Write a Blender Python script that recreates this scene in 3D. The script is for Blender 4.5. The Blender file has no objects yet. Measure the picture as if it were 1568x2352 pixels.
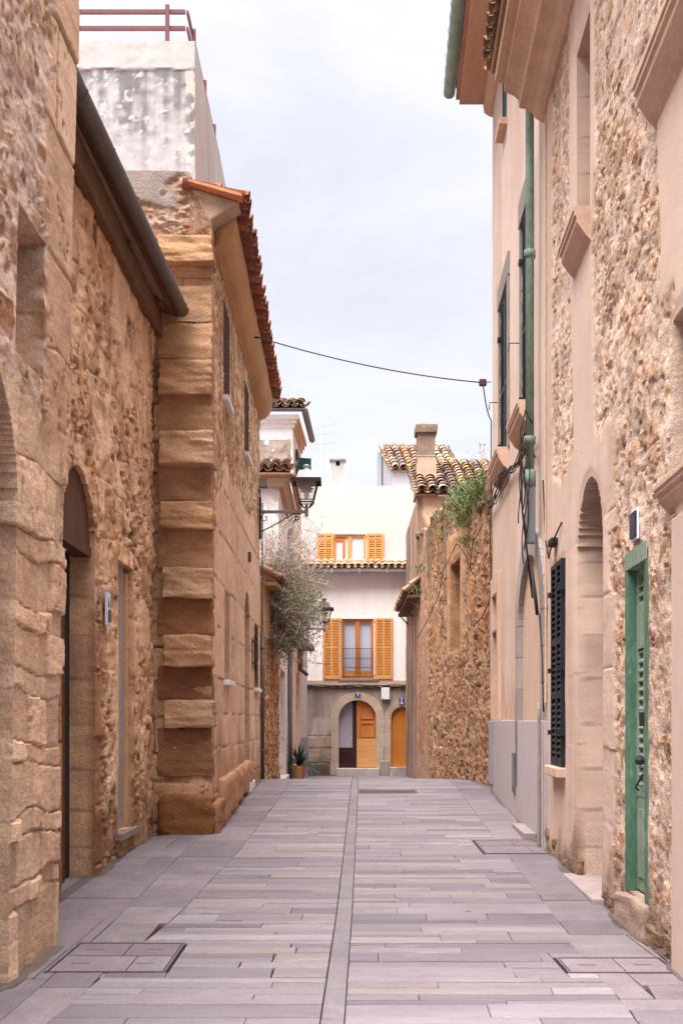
import bpy, math, random
import numpy as np
from mathutils import Vector

# ------------------------------------------------------------------ basics
FOC, CX, HY, CAMH = 2700.0, 784.0, 1655.0, 1.5
sc = bpy.context.scene
COL = sc.collection
OFF = {}                       # world offset of every object (things stand at their base)

def X(px, Y): return (px - CX) * Y / FOC
def Z(py, Y): return CAMH - (py - HY) * Y / FOC

def lin(r, g, b, k=1.0):
    f = lambda c: ((c / 255 + .055) / 1.055) ** 2.4 if c > 10 else c / 255 / 12.92
    return (f(r) * k, f(g) * k, f(b) * k)

GY = [-60, 0, 9, 11, 13.3, 15, 18, 20, 21.5, 23, 25, 27.5, 30, 34, 38, 60, 400]
GZ = [0, 0, 0, .045, .11, .16, .28, .36, .395, .36, .25, .12, 0, -.17, -.27, -.3, -.3]
def G(Y): return float(np.interp(Y, GY, GZ))

# ------------------------------------------------------------------ noise in numpy
def _h(ix, iy, s):
    n = (ix.astype(np.int64) * 374761393 + iy.astype(np.int64) * 668265263 + s * 1442695041) & 0xFFFFFFFF
    n = ((n ^ (n >> 13)) * 1274126177) & 0xFFFFFFFF
    n = ((n ^ (n >> 16)) * 2246822519) & 0xFFFFFFFF
    return ((n ^ (n >> 15)) & 0xFFFFFF) / float(0x1000000)
def vnoise(x, y, s=0):
    ix, iy = np.floor(x), np.floor(y)
    fx, fy = x - ix, y - iy
    fx, fy = fx * fx * (3 - 2 * fx), fy * fy * (3 - 2 * fy)
    a, b, c, d = _h(ix, iy, s), _h(ix + 1, iy, s), _h(ix, iy + 1, s), _h(ix + 1, iy + 1, s)
    return (a * (1 - fx) + b * fx) * (1 - fy) + (c * (1 - fx) + d * fx) * fy
def fbm(x, y, o=4, s=0):
    t, a, n = 0, .5, 0
    for k in range(o):
        t = t + a * vnoise(x * 2 ** k + 17.3 * k, y * 2 ** k - 9.1 * k, s + k); n += a; a *= .5
    return t / n
def worley(x, y, s=0, jit=.85):
    ix, iy = np.floor(x), np.floor(y)
    f1 = np.full(x.shape, 9.); f2 = np.full(x.shape, 9.); idh = np.zeros(x.shape)
    for dx in (-1, 0, 1):
        for dy in (-1, 0, 1):
            cx, cy = ix + dx, iy + dy
            px = cx + .5 + jit * (_h(cx, cy, s) - .5); py = cy + .5 + jit * (_h(cx, cy, s + 7) - .5)
            d = np.sqrt((x - px) ** 2 + (y - py) ** 2)
            m = d < f1
            f2 = np.where(m, f1, np.minimum(f2, d)); f1 = np.where(m, d, f1)
            idh = np.where(m, _h(cx, cy, s + 13), idh)
    return f1, f2, idh
def sstep(a, b, x):
    t = np.clip((x - a) / (b - a), 0, 1); return t * t * (3 - 2 * t)
def mixc(c0, c1, t):
    return np.asarray(c0) * (1 - t[..., None]) + np.asarray(c1) * t[..., None]
def ashlar(U, V, rows, width, s, warp=.03):
    """distance to the nearest joint and a random number per block"""
    Vw = V + warp * (fbm(U * 2.1, V * 2.1, 2, s) - .5) * 2
    Uw = U + warp * (fbm(U * 2.3 + 5, V * 2.3, 2, s + 3) - .5) * 2
    e = np.asarray(rows)
    r = np.clip(np.searchsorted(e, Vw) - 1, 0, len(e) - 2)
    dz = np.minimum(Vw - e[r], e[r + 1] - Vw)
    w = width * (.7 + .7 * _h(r, r * 0 + 3, s))
    x = Uw / w + 10 * _h(r, r * 0, s + 1)
    i = np.floor(x)
    e0 = i + .4 * (_h(i, r, s + 2) - .5); e1 = i + 1 + .4 * (_h(i + 1, r, s + 2) - .5)
    i = np.where(x < e0, i - 1, np.where(x > e1, i + 1, i))
    e0 = i + .4 * (_h(i, r, s + 2) - .5); e1 = i + 1 + .4 * (_h(i + 1, r, s + 2) - .5)
    du = np.minimum(x - e0, e1 - x) * w
    return np.minimum(du, dz), _h(i, r, s + 5), _h(i, r, s + 6)
def rowset(z0, z1, lo, hi, seed):
    rg = random.Random(seed); r = [z0]
    while r[-1] < z1: r.append(r[-1] + rg.uniform(lo, hi))
    return r

# ------------------------------------------------------------------ materials
def mat(name, col=(.5, .5, .5), rough=.85, metal=0., var=.18, vscale=3., bump=.25, bscale=40., bdist=.01, vcol=False,
        stretch=(1, 1, 1), spots=None, spec=.3, fine=.5):
    m = bpy.data.materials.new(name); m.use_nodes = True
    nt = m.node_tree; N = nt.nodes; L = nt.links
    b = N['Principled BSDF']
    b.inputs['Roughness'].default_value = rough; b.inputs['Metallic'].default_value = metal
    b.inputs['Specular IOR Level'].default_value = spec
    tc = N.new('ShaderNodeTexCoord'); mp = N.new('ShaderNodeMapping'); mp.inputs['Scale'].default_value = stretch
    L.new(tc.outputs['Object'], mp.inputs['Vector'])
    def noise(scale, det=5, rg=.6, src=mp):
        n = N.new('ShaderNodeTexNoise'); n.inputs['Scale'].default_value = scale
        n.inputs['Detail'].default_value = det; n.inputs['Roughness'].default_value = rg
        L.new(src.outputs[0], n.inputs['Vector']); return n
    if vcol:
        a = N.new('ShaderNodeAttribute'); a.attribute_name = 'Col'; base = a.outputs['Color']; grain = a.outputs['Alpha']
    else:
        a = N.new('ShaderNodeRGB'); a.outputs[0].default_value = (*col, 1); base = a.outputs[0]; grain = None
    def mul(base, fac):
        mx = N.new('ShaderNodeMix'); mx.data_type = 'RGBA'; mx.blend_type = 'MULTIPLY'; mx.inputs[0].default_value = 1
        if grain is not None: L.new(grain, mx.inputs[0])
        L.new(base, mx.inputs['A']); L.new(fac, mx.inputs['B']); return mx.outputs['Result']
    for scl, k in ((vscale, var), (vscale * 9, var * .8), (vscale * 34, var * fine)):
        n = noise(scl); r = N.new('ShaderNodeMapRange')
        r.inputs['From Min'].default_value = .3; r.inputs['From Max'].default_value = .7
        r.inputs['To Min'].default_value = 1 - k; r.inputs['To Max'].default_value = 1 + k * .8
        L.new(n.outputs[0], r.inputs['Value']); base = mul(base, r.outputs[0])
    if spots:
        for (sc_, scl, lo, hi, amt) in spots:
            n = noise(scl, 6, .65); r = N.new('ShaderNodeMapRange')
            r.inputs['From Min'].default_value = lo; r.inputs['From Max'].default_value = hi; r.inputs['To Max'].default_value = amt
            L.new(n.outputs[0], r.inputs['Value'])
            if grain is not None:
                g_ = N.new('ShaderNodeMath'); g_.operation = 'MULTIPLY'; L.new(r.outputs[0], g_.inputs[0]); L.new(grain, g_.inputs[1]); r = g_
            mx = N.new('ShaderNodeMix'); mx.data_type = 'RGBA'
            L.new(r.outputs[0], mx.inputs[0]); L.new(base, mx.inputs['A']); mx.inputs['B'].default_value = (*sc_, 1)
            base = mx.outputs['Result']
    L.new(base, b.inputs['Base Color'])
    if bump:
        n1 = noise(bscale, 8, .7); bp = N.new('ShaderNodeBump')
        bp.inputs['Strength'].default_value = bump; bp.inputs['Distance'].default_value = bdist
        L.new(n1.outputs[0], bp.inputs['Height'])
        if grain is not None:
            g_ = N.new('ShaderNodeMath'); g_.operation = 'MULTIPLY'; g_.inputs[1].default_value = bump; L.new(grain, g_.inputs[0]); L.new(g_.outputs[0], bp.inputs['Strength'])
        L.new(bp.outputs[0], b.inputs['Normal'])
    return m

def glassmat(name, col, rough=.05, alpha=1.0, spec=.6):
    m = bpy.data.materials.new(name); m.use_nodes = True
    nt = m.node_tree; b = nt.nodes['Principled BSDF']
    n = nt.nodes.new('ShaderNodeTexNoise'); n.inputs['Scale'].default_value = 2
    r = nt.nodes.new('ShaderNodeMapRange'); r.inputs['To Min'].default_value = rough * .7; r.inputs['To Max'].default_value = rough * 1.6
    nt.links.new(n.outputs[0], r.inputs['Value']); nt.links.new(r.outputs[0], b.inputs['Roughness'])
    b.inputs['Base Color'].default_value = (*col, 1); b.inputs['Alpha'].default_value = alpha
    b.inputs['Specular IOR Level'].default_value = spec
    return m

M = {}
M['stone'] = mat('stone', vcol=True, rough=.95, var=.2, vscale=3.5, bump=1., bscale=34, bdist=.022, fine=1.5, spec=.15, stretch=(1, .36, 1), spots=[(lin(120, 86, 62, .75), 13, .63, .70, .42), (lin(236, 210, 190, .88), 9, .62, .72, .25)])
M['stone_fine'] = mat('stone_fine', vcol=True, rough=.93, var=.13, vscale=3, bump=.6, bscale=45, bdist=.014, fine=1.3, spec=.2, stretch=(1, .36, 1))
M['plaster'] = mat('plaster', vcol=True, rough=.9, var=.08, vscale=1.4, bump=.2, bscale=30, bdist=.008, stretch=(1, .8, .3), fine=.6, spots=[(lin(150, 122, 106, .7), 1.3, .56, .76, .28), (lin(120, 104, 96, .7), 7, .66, .76, .3)])
M['white_render'] = mat('white_render', vcol=True, rough=.9, var=.025, vscale=1.2, bump=.1, bscale=30, bdist=.005, fine=.8)
M['navy'] = mat('navy', lin(40, 38, 64), rough=.4, var=.1, bump=.02)
M['paving'] = mat('paving', vcol=True, rough=.62, var=.14, vscale=2.2, bump=.6, bscale=18, bdist=.012, stretch=(.5, 2.2, 1), spec=.3, fine=1.5, spots=[(lin(112, 98, 104), .28, .5, .66, .35), (lin(108, 94, 104), .8, .5, .7, .5), (lin(120, 116, 106), 1.7, .55, .72, .3), (lin(92, 80, 86), 6, .58, .72, .5), (lin(200, 188, 196), 2.6, .6, .74, .28), (lin(70, 62, 64), 22, .66, .74, .55)])
M['granite'] = mat('granite', vcol=True, rough=.8, var=.17, vscale=4, bump=.5, bscale=60, bdist=.006, fine=1.6, spots=[(lin(108, 96, 104), 1.1, .5, .7, .42), (lin(92, 82, 86), 6, .58, .72, .45), (lin(186, 174, 180), 3, .6, .74, .3), (lin(66, 60, 60), 26, .66, .74, .5)])
M['tile'] = mat('tile', vcol=True, rough=.9, var=.2, vscale=5, bump=.45, bscale=50, bdist=.006, fine=1.2, spots=[(lin(110, 98, 88, .7), 4, .54, .68, .4), (lin(214, 190, 160, .8), 9, .62, .70, .4)])
M['trim'] = mat('trim', lin(214, 180, 158, .86), rough=.9, var=.14, vscale=2.5, bump=.3, bscale=30)
M['trim_grey'] = mat('trim_grey', lin(150, 140, 132, .8), rough=.9, var=.2, vscale=3, bump=.3, bscale=34)
M['zinc'] = mat('zinc', lin(92, 84, 80), rough=.5, metal=.3, var=.2, vscale=4, bump=.08)
M['zinc_light'] = mat('zinc_light', lin(158, 160, 166), rough=.5, metal=.2, var=.15, vscale=4, bump=.05)
M['green_pipe'] = mat('green_pipe', lin(122, 144, 130), rough=.75, var=.3, vscale=3, bump=.08, stretch=(1, 1, .4))
M['gutter_green'] = mat('gutter_green', lin(130, 150, 138), rough=.5, var=.3, vscale=5, bump=.1)
M['rust_gutter'] = mat('rust_gutter', lin(176, 132, 112), rough=.8, var=.3, vscale=6, bump=.2)
M['orange_wood'] = mat('orange_wood', lin(212, 146, 78), rough=.6, var=.2, vscale=3, bump=.25, bscale=40, stretch=(1.5, 1, .2), fine=.8)
M['oak_wood'] = mat('oak_wood', lin(190, 116, 58), rough=.5, var=.16, vscale=5, bump=.12, stretch=(2, 1, .25))
M['door_ochre'] = mat('door_ochre', lin(196, 122, 48), rough=.6, var=.08, vscale=2, bump=.06)
M['plywood'] = mat('plywood', lin(206, 150, 92), rough=.7, var=.16, vscale=4, bump=.1, stretch=(.5, 1, 5))
M['dark_wood'] = mat('dark_wood', lin(84, 48, 28), rough=.7, var=.3, vscale=5, bump=.3, stretch=(2, 2, .3))
M['brown_wood'] = mat('brown_wood', lin(92, 62, 50), rough=.75, var=.25, vscale=8, bump=.3)
M['dark_red'] = mat('dark_red', lin(58, 26, 24), rough=.5, var=.1, bump=.05)
M['interior'] = mat('interior', (.02, .016, .014), rough=.9, var=.1, bump=0)
M['black_shutter'] = mat('black_shutter', lin(28, 34, 42), rough=.5, var=.2, vscale=6, bump=.1)
M['green_shutter'] = mat('green_shutter', lin(38, 78, 72), rough=.55, var=.2, vscale=6, bump=.1)
M['green_door'] = mat('green_door', lin(80, 116, 96), rough=.75, var=.35, vscale=4, bump=.2, stretch=(1, .5, .3), spots=[(lin(150, 150, 128), 9, .62, .68, .5), (lin(52, 66, 56), 3, .56, .74, .5)])
M['green_pale'] = mat('green_pale', lin(136, 152, 136), rough=.75, var=.3, vscale=4, bump=.2, stretch=(1, .5, .3), spots=[(lin(96, 92, 78), 8, .6, .68, .5)])
M['iron'] = mat('iron', lin(58, 46, 50), rough=.6, metal=.3, var=.2, bump=.08)
M['rail_brown'] = mat('rail_brown', lin(110, 62, 66), rough=.6, var=.2, bump=.05)
M['cable'] = mat('cable', lin(40, 34, 36), rough=.6, var=.2, bump=0)
M['grey_arm'] = mat('grey_arm', lin(134, 126, 136), rough=.55, metal=.2, var=.1, bump=.05)
M['lamp_roof'] = mat('lamp_roof', lin(166, 160, 170), rough=.45, metal=.1, var=.06, bump=.03)
M['white_paint'] = mat('white_paint', lin(232, 230, 232, .9), rough=.6, var=.05, bump=.05)
M['panel_grey'] = mat('panel_grey', lin(150, 142, 138), rough=.75, var=.18, vscale=2, bump=.1, stretch=(1, 1, .3))
M['meter'] = mat('meter', lin(118, 122, 128), rough=.5, var=.1, bump=.05)
M['blue_enamel'] = mat('blue_enamel', lin(34, 60, 140), rough=.3, var=.1, bump=.02, spec=.5)
M['white_enamel'] = mat('white_enamel', lin(228, 226, 236), rough=.35, var=.05, bump=.02)
M['slate_frame'] = mat('slate_frame', lin(104, 96, 102), rough=.6, metal=.2, var=.2, bump=.1)
M['terracotta'] = mat('terracotta', lin(198, 148, 100), rough=.85, var=.2, bump=.2)
M['leaf_dark'] = mat('leaf_dark', lin(46, 66, 54), rough=.5, var=.3, vscale=8, bump=0)
M['leaf'] = mat('leaf', vcol=True, rough=.65, var=.25, vscale=6, bump=0)
M['twig'] = mat('twig', vcol=True, rough=.85, var=.25, vscale=10, bump=0)
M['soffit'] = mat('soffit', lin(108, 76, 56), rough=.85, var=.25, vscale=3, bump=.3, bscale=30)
M['glass'] = glassmat('glass', lin(206, 210, 222), .08, 1, .7)
M['glass_dark'] = glassmat('glass_dark', lin(60, 62, 72), .06, 1, .8)
M['lamp_glass'] = glassmat('lamp_glass', lin(236, 232, 226), .1, .22, .5)
M['blind'] = mat('blind', lin(204, 212, 230), rough=.6, var=.04, vscale=2, bump=0)
M['door_white'] = mat('door_white', lin(170, 164, 176), rough=.4, var=.05, vscale=1, bump=.03)

# ------------------------------------------------------------------ mesh helpers
class MB:
    def __init__(s): s.v = []; s.f = []; s.c = []
    def add(s, vs, fs, col=(1, 1, 1)):
        o = len(s.v); s.v += [tuple(p) for p in vs]; s.f += [tuple(o + i for i in f) for f in fs]
        s.c += [tuple(col)] * len(vs) if len(np.shape(col)) == 1 else [tuple(c) for c in col]
    def hexa(s, p, col=(1, 1, 1)):          # p: 4 points of one face then 4 of the opposite one
        s.add(p, [(0, 3, 2, 1), (4, 5, 6, 7), (0, 1, 5, 4), (1, 2, 6, 5), (2, 3, 7, 6), (3, 0, 4, 7)], col)
    def box(s, x0, x1, y0, y1, z0, z1, col=(1, 1, 1)):
        s.hexa([(x0, y0, z0), (x1, y0, z0), (x1, y1, z0), (x0, y1, z0), (x0, y0, z1), (x1, y0, z1), (x1, y1, z1), (x0, y1, z1)], col)
    def fbox(s, F, u0, u1, z0, z1, o0, o1, col=(1, 1, 1)):
        s.hexa([F.P(u0, z0, o0), F.P(u1, z0, o0), F.P(u1, z0, o1), F.P(u0, z0, o1),
                F.P(u0, z1, o0), F.P(u1, z1, o0), F.P(u1, z1, o1), F.P(u0, z1, o1)], col)
    def tube(s, path, r, n=6, col=(1, 1, 1), cap=True):
        P = [Vector(p) for p in path]; rs = r if hasattr(r, '__len__') else [r] * len(P)
        vs = []; prev = None
        for i, p in enumerate(P):
            t = (P[min(i + 1, len(P) - 1)] - P[max(i - 1, 0)]).normalized()
            a = prev - t * prev.dot(t) if prev is not None else t.orthogonal()
            a.normalize(); prev = a; b = t.cross(a)
            for k in range(n):
                w = 2 * math.pi * k / n
                vs.append(p + (a * math.cos(w) + b * math.sin(w)) * rs[i])
        fs = [(i * n + k, i * n + (k + 1) % n, (i + 1) * n + (k + 1) % n, (i + 1) * n + k) for i in range(len(P) - 1) for k in range(n)]
        if cap: fs += [tuple(range(n - 1, -1, -1)), tuple((len(P) - 1) * n + k for k in range(n))]
        s.add(vs, fs, col)
    def extrude(s, F, prof, us, col=(1, 1, 1), jit=0, seed=0):   # prof: (o, z) points, closed
        n = len(prof); vs = []
        for i, u in enumerate(us):
            for k, (o, z) in enumerate(prof):
                j = jit * (vnoise(np.array([u * 2.2 + k * .7]), np.array([k * .9]), seed)[0] - .5) if jit else 0
                vs.append(F.P(u, z + j * .6, o + j))
        fs = [(i * n + k, i * n + (k + 1) % n, (i + 1) * n + (k + 1) % n, (i + 1) * n + k) for i in range(len(us) - 1) for k in range(n)]
        fs += [tuple(range(n - 1, -1, -1)), tuple((len(us) - 1) * n + k for k in range(n))]
        s.add(vs, fs, col)
    def lathe(s, c, prof, n=20, col=(1, 1, 1), rot=0):           # prof: (r, z)
        vs = [(c[0] + r * math.cos(2 * math.pi * k / n + rot), c[1] + r * math.sin(2 * math.pi * k / n + rot), c[2] + z) for r, z in prof for k in range(n)]
        fs = [(i * n + k, i * n + (k + 1) % n, (i + 1) * n + (k + 1) % n, (i + 1) * n + k) for i in range(len(prof) - 1) for k in range(n)]
        fs += [tuple(range(n - 1, -1, -1)), tuple((len(prof) - 1) * n + k for k in range(n))]
        s.add(vs, fs, col)
    def rough(s, c, h, r=.03, amp=.02, n=10, seed=0, col=(1, 1, 1), freq=4., cvar=.12):
        """a worn stone block: rounded, uneven box about c with half sizes h"""
        h = np.asarray(h, float); c = np.asarray(c, float)
        for ax in range(3):
            for sg in (-1, 1):
                a, b = [(1, 2), (2, 0), (0, 1)][ax]
                g = np.linspace(-1, 1, n + 1); A, B = np.meshgrid(g, g, indexing='ij')
                p = np.zeros((n + 1, n + 1, 3)); p[..., ax] = sg * h[ax]; p[..., a] = A * h[a]; p[..., b] = B * h[b]
                q = np.clip(p, -h + r, h - r); d = p - q
                p = q + d / np.maximum(np.linalg.norm(d, axis=-1, keepdims=True), 1e-9) * r
                w = p + c
                nz = np.stack([fbm(w[..., 1] * freq + w[..., 2] * freq * .7 + k * 3.1, w[..., 0] * freq + w[..., 2] * freq * 1.9 - k, 3, seed + k) - .5 for k in range(3)], -1)
                grain = fbm(w[..., 0] * 2 + w[..., 1] * 2, w[..., 2] * 26, 4, seed + 9) - .5
                w = w + nz * amp * 2 + (p / h) * (grain * amp * .9)[..., None]
                cc = np.asarray(col) * (1 + cvar * 2 * (fbm(w[..., 0] * 3 + w[..., 1] * 3, w[..., 2] * 9, 4, seed + 20) - .5) + cvar * 3.2 * grain)[..., None]
                ids = np.arange((n + 1) ** 2).reshape(n + 1, n + 1)
                f = np.stack([ids[:-1, :-1], ids[1:, :-1], ids[1:, 1:], ids[:-1, 1:]], -1).reshape(-1, 4)
                if sg < 0: f = f[:, ::-1]
                s.add(w.reshape(-1, 3).tolist(), f.tolist(), cc.reshape(-1, 3).tolist())

def fin(o, name, parent, label=None, cat=None, group=None, kind=None):
    COL.objects.link(o)
    if parent is not None: o.parent = parent
    if label: o['label'] = label
    if cat: o['category'] = cat
    if group: o['group'] = group
    if kind: o['kind'] = kind
    return o

def mk(name, mb, m, parent=None, smooth=False, bevel=0, **kw):
    V = np.asarray(mb.v, float)
    base = kw.pop('base', None)
    off = np.asarray(OFF[parent.name] if parent is not None else (base if base else (0, 0, 0)), float)
    me = bpy.data.meshes.new(name); me.from_pydata((V - off).tolist(), [], mb.f)
    at = me.color_attributes.new('Col', 'FLOAT_COLOR', 'POINT')
    c = np.ones((len(V), 4), np.float32); cc_ = np.array([tuple(q) if len(q) == 4 else (*q, 1.) for q in mb.c]); c[:, :4] = cc_; at.data.foreach_set('color', c.ravel())
    if smooth: me.polygons.foreach_set('use_smooth', np.ones(len(me.polygons), bool))
    me.materials.append(M[m] if isinstance(m, str) else m); me.update()
    o = bpy.data.objects.new(name, me)
    if parent is None: o.location = off
    fin(o, name, parent, **kw); OFF[o.name] = tuple(off)
    if bevel:
        b = o.modifiers.new('edge', 'BEVEL'); b.width = bevel; b.segments = 2; b.limit_method = 'ANGLE'
    return o

def thing(name, label, cat, loc, group=None):
    o = bpy.data.objects.new(name, None); o.location = loc; o.empty_display_size = .2
    fin(o, name, None, label, cat, group); OFF[o.name] = tuple(loc); return o

# facade frames: P(u, z, out) -> world point.  FY runs along the street, FX faces the camera
class FY:
    def __init__(s, x0, y0, m, sg, lean=0): s.x0, s.y0, s.m, s.sg, s.lean = x0, y0, m, sg, lean
    def P(s, Y, z, o=0): return (s.x0 + s.m * (Y - s.y0) + s.sg * (o + s.lean * z), Y, z)
    def Y(s, px): return (s.x0 - s.m * s.y0) / ((px - CX) / FOC - s.m)
    def PV(s, U, Zv, H):
        return np.stack([s.x0 + s.m * (U - s.y0) + s.sg * (H + s.lean * Zv), U, Zv], -1)
class FX:
    def __init__(s, y0, sg=1): s.y0, s.sg = y0, sg
    def P(s, x, z, o=0): return (x, s.y0 - s.sg * o, z)
    def PV(s, U, Zv, H): return np.stack([U, s.y0 - s.sg * H, Zv], -1)

def arch_z(op, u):
    c, hw = (op[0] + op[1]) / 2, (op[1] - op[0]) / 2
    return op[3] + op[4] * np.sqrt(np.maximum(0, 1 - ((u - c) / hw) ** 2))

def sheet(name, F, u0, u1, z0, z1, du, dz, fn, m, parent, ops=(), t=.35, body=3., top=None, **kw):
    """a wall as a relief sheet with true openings, reveals and the body of the building behind it"""
    ops = [tuple(o) + (0,) * (5 - len(o)) for o in ops]
    def lines(a, b, d, keep):
        g = np.linspace(a, b, max(2, int(round((b - a) / d)) + 1)); keep = np.array([k for k in keep if a < k < b])
        if len(keep):
            g = np.array([x for x in g if np.min(np.abs(keep - x)) > .35 * d or x in (a, b)]); g = np.sort(np.unique(np.concatenate([g, keep])))
        return g
    us = lines(u0, u1, du, [k for o in ops for k in o[:2]]); zs = lines(z0, z1, dz, [k for o in ops for k in ((o[2], o[3]) if not o[4] else (o[2],))])
    U, V = np.meshgrid(us, zs, indexing='ij')
    if top is not None: V = z0 + (V - z0) * ((top(us) - z0) / (z1 - z0))[:, None]
    for o in ops:
        if o[4]:
            for i in np.where((us > o[0]) & (us < o[1]))[0]:
                zc = arch_z(o, us[i]); j = int(np.argmin(np.abs(V[i] - zc))); V[i, j] = zc
    res = fn(U, V); H, C = res[0], res[1]; C = np.concatenate([C, (res[2] if len(res) > 2 else np.ones(U.shape))[..., None]], -1); near = np.full(U.shape, 9.)
    for o in ops:
        c_, hw_ = (o[0] + o[1]) / 2, (o[1] - o[0]) / 2
        tz = arch_z(o, U) if o[4] else np.full(U.shape, o[3])
        if o[4]: ru = np.where(V > o[3], np.abs(np.sqrt(((U - c_) / hw_) ** 2 + ((V - o[3]) / o[4]) ** 2) - 1) * min(hw_, o[4]), np.abs(np.abs(U - c_) - hw_))
        else: ru = np.hypot(np.maximum(0, np.abs(U - c_) - hw_), np.maximum(0, np.abs(V - (o[2] + o[3]) / 2) - (o[3] - o[2]) / 2))
        near = np.minimum(near, ru)
    H = H * (.25 + .75 * sstep(.0, .10, near))
    P = F.PV(U, V, H); nu, nz = U.shape
    ids = np.arange(nu * nz).reshape(nu, nz)
    q = np.stack([ids[:-1, :-1], ids[1:, :-1], ids[1:, 1:], ids[:-1, 1:]], -1).reshape(-1, 4)
    cu = U.ravel()[q].mean(1); cv = V.ravel()[q].mean(1); keepm = np.ones(len(q), bool)
    for o in ops:
        ins = (cu > o[0]) & (cu < o[1]) & (cv > o[2])
        ins &= (cv < arch_z(o, cu)) if o[4] else (cv < o[3])
        keepm &= ~ins
    q = q[keepm]
    e = np.concatenate([q[:, [0, 1]], q[:, [1, 2]], q[:, [2, 3]], q[:, [3, 0]]])
    key = np.sort(e, 1); key = key[:, 0] * (nu * nz) + key[:, 1]
    _, inv, cnt = np.unique(key, return_inverse=True, return_counts=True)
    be = e[cnt[inv] == 1]
    bv, binv = np.unique(be, return_inverse=True); binv = binv.reshape(-1, 2)
    Pf = P.reshape(-1, 3); nV = len(Pf)
    front = Pf[bv]; back = F.PV(U.ravel()[bv], V.ravel()[bv], np.full(len(bv), -t))
    K = 4; vs = [Pf]
    Cf = C.reshape(-1, 4); cs = [Cf]; Cmed = np.median(Cf, 0)
    for k in range(K + 1):                       # the reveal gets its own rows of points so its edges stay crisp
        w = k / K; pp = front * (1 - w) + back * w
        if 0 < k: pp = pp + (fbm(pp[:, 1] * 9 + pp[:, 0] * 9, pp[:, 2] * 9, 3, 77) - .5)[:, None] * .012
        zc = pp[:, 2] / .37 + .2 * np.sin(pp[:, 2] * 2); blk = .86 + .26 * _h(np.floor(zc), np.floor(zc) * 0 + 3, 9); jn = 1 - .35 * (np.abs(zc - np.round(zc)) < .035)
        rc = Cmed[None] * (blk * jn * (.8 + .4 * fbm(pp[:, 1] * 6 + pp[:, 0] * 6, pp[:, 2] * 9, 4, 5)))[:, None]
        rc[:, 3] = Cf[bv][:, 3]; vs.append(pp); cs.append(Cf[bv] if k == 0 else rc)
    nb = len(bv); fs = q.tolist()
    for k in range(K):
        a = nV + k * nb + binv[:, 0]; b = nV + k * nb + binv[:, 1]
        fs += np.stack([b, a, a + nb, b + nb], -1).tolist()
    mb = MB(); mb.v = np.concatenate(vs).tolist(); mb.c = np.concatenate(cs).tolist(); mb.f = fs
    if body:
        zt = z1 if top is None else float(top(us).min())
        mb.fbox(F, u0 + .01, u1 - .01, z0 + .01, zt - .02, -t - body, -t - .005, tuple(Cf.mean(0) * .8))
    o = mk(name, mb, m, parent, smooth=True, **kw); o.data.set_sharp_from_angle(angle=math.radians(26)); return o

# ------------------------------------------------------------------ wall finishes: fn(U, V) -> height, colour
def f_plaster(c0, c1=None, amp=.012, s=0, base=None, patch=None):
    c1 = c1 if c1 is not None else tuple(k * .86 for k in c0)
    def fn(U, V):
        n = fbm(U * .9, V * .55, 5, s); st = fbm(U * 6, V * .35, 3, s + 4)
        C = mixc(c0, c1, sstep(.38, .7, .6 * n + .4 * st))
        if base is not None:
            zb, cb = base; k = sstep(.25, .75, fbm(U * 3, V * 2, 4, s + 8) + (zb - V) * .7); C = mixc(C, cb, k * .8)
        return amp * (fbm(U * 1.6, V * 1.6, 4, s + 2) - .5) * 2, C
    return fn

def f_rubble(stones, mortar, cu, cv, s, depth=.035, expose=.5, rough=.02, plaster=None, dark=None, flat=1.):
    """irregular stones half buried in smeared mortar"""
    st = np.array(stones)
    def fn(U, V):
        wu = U + .5 * cu * (fbm(U * .9 / cu, V * .9 / cv, 4, s) - .5) * 2; wv = V + .5 * cv * (fbm(U * .9 / cu + 9, V * .9 / cv, 4, s + 1) - .5) * 2
        f1, f2, i1 = worley(wu / cu, wv / cv, s, .95)
        g1, g2, i2 = worley(wu / cu * 2.4 + 4, wv / cv * 2.1, s + 40, .95)
        small = (i1 < .42)
        d = np.where(small, (g2 - g1) * .55, f2 - f1); idd = np.where(small, i2, i1)
        rg = fbm(U * 7, V * 7, 5, s + 5) - .5; fine = fbm(U * 10, V * 26, 4, s + 6) - .5
        d = d + .16 * rg
        body = sstep(.05, .05 + .24 / flat, d)
        smear = fbm(U * 2.2, V * 2.2, 4, s + 3) - .5
        ex = sstep(-.10, .14, (d - .2) * .7 + (idd - expose) * .8 + smear * 1.2)
        k = body * ex
        H = depth * (body * (.25 + .75 * idd) - .5) * (.35 + .65 * ex) + rough * 1.7 * rg + rough * 1.1 * fine
        pits = sstep(.66, .74, fbm(U * 15, V * 12, 3, s + 11))
        H = H - pits * rough * (.5 + .5 * ex)
        ci = np.clip((idd * 7.7 % 1) * len(st), 0, len(st) - 1).astype(int)
        cstone = st[ci] * (1 + .9 * rg + .5 * fine)[..., None]
        cm = np.asarray(mortar) * (1 + .34 * (fbm(U * 5, V * 5, 4, s + 12) - .5) * 2 + .3 * fine)[..., None]
        C = cm * (1 - k[..., None]) + cstone * k[..., None]
        C = C * (1 - .28 * pits)[..., None]
        if dark is not None: C = mixc(C, dark, .75 * (1 - sstep(.0, .16, d)) * ex)
        return H, C
    return fn

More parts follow.
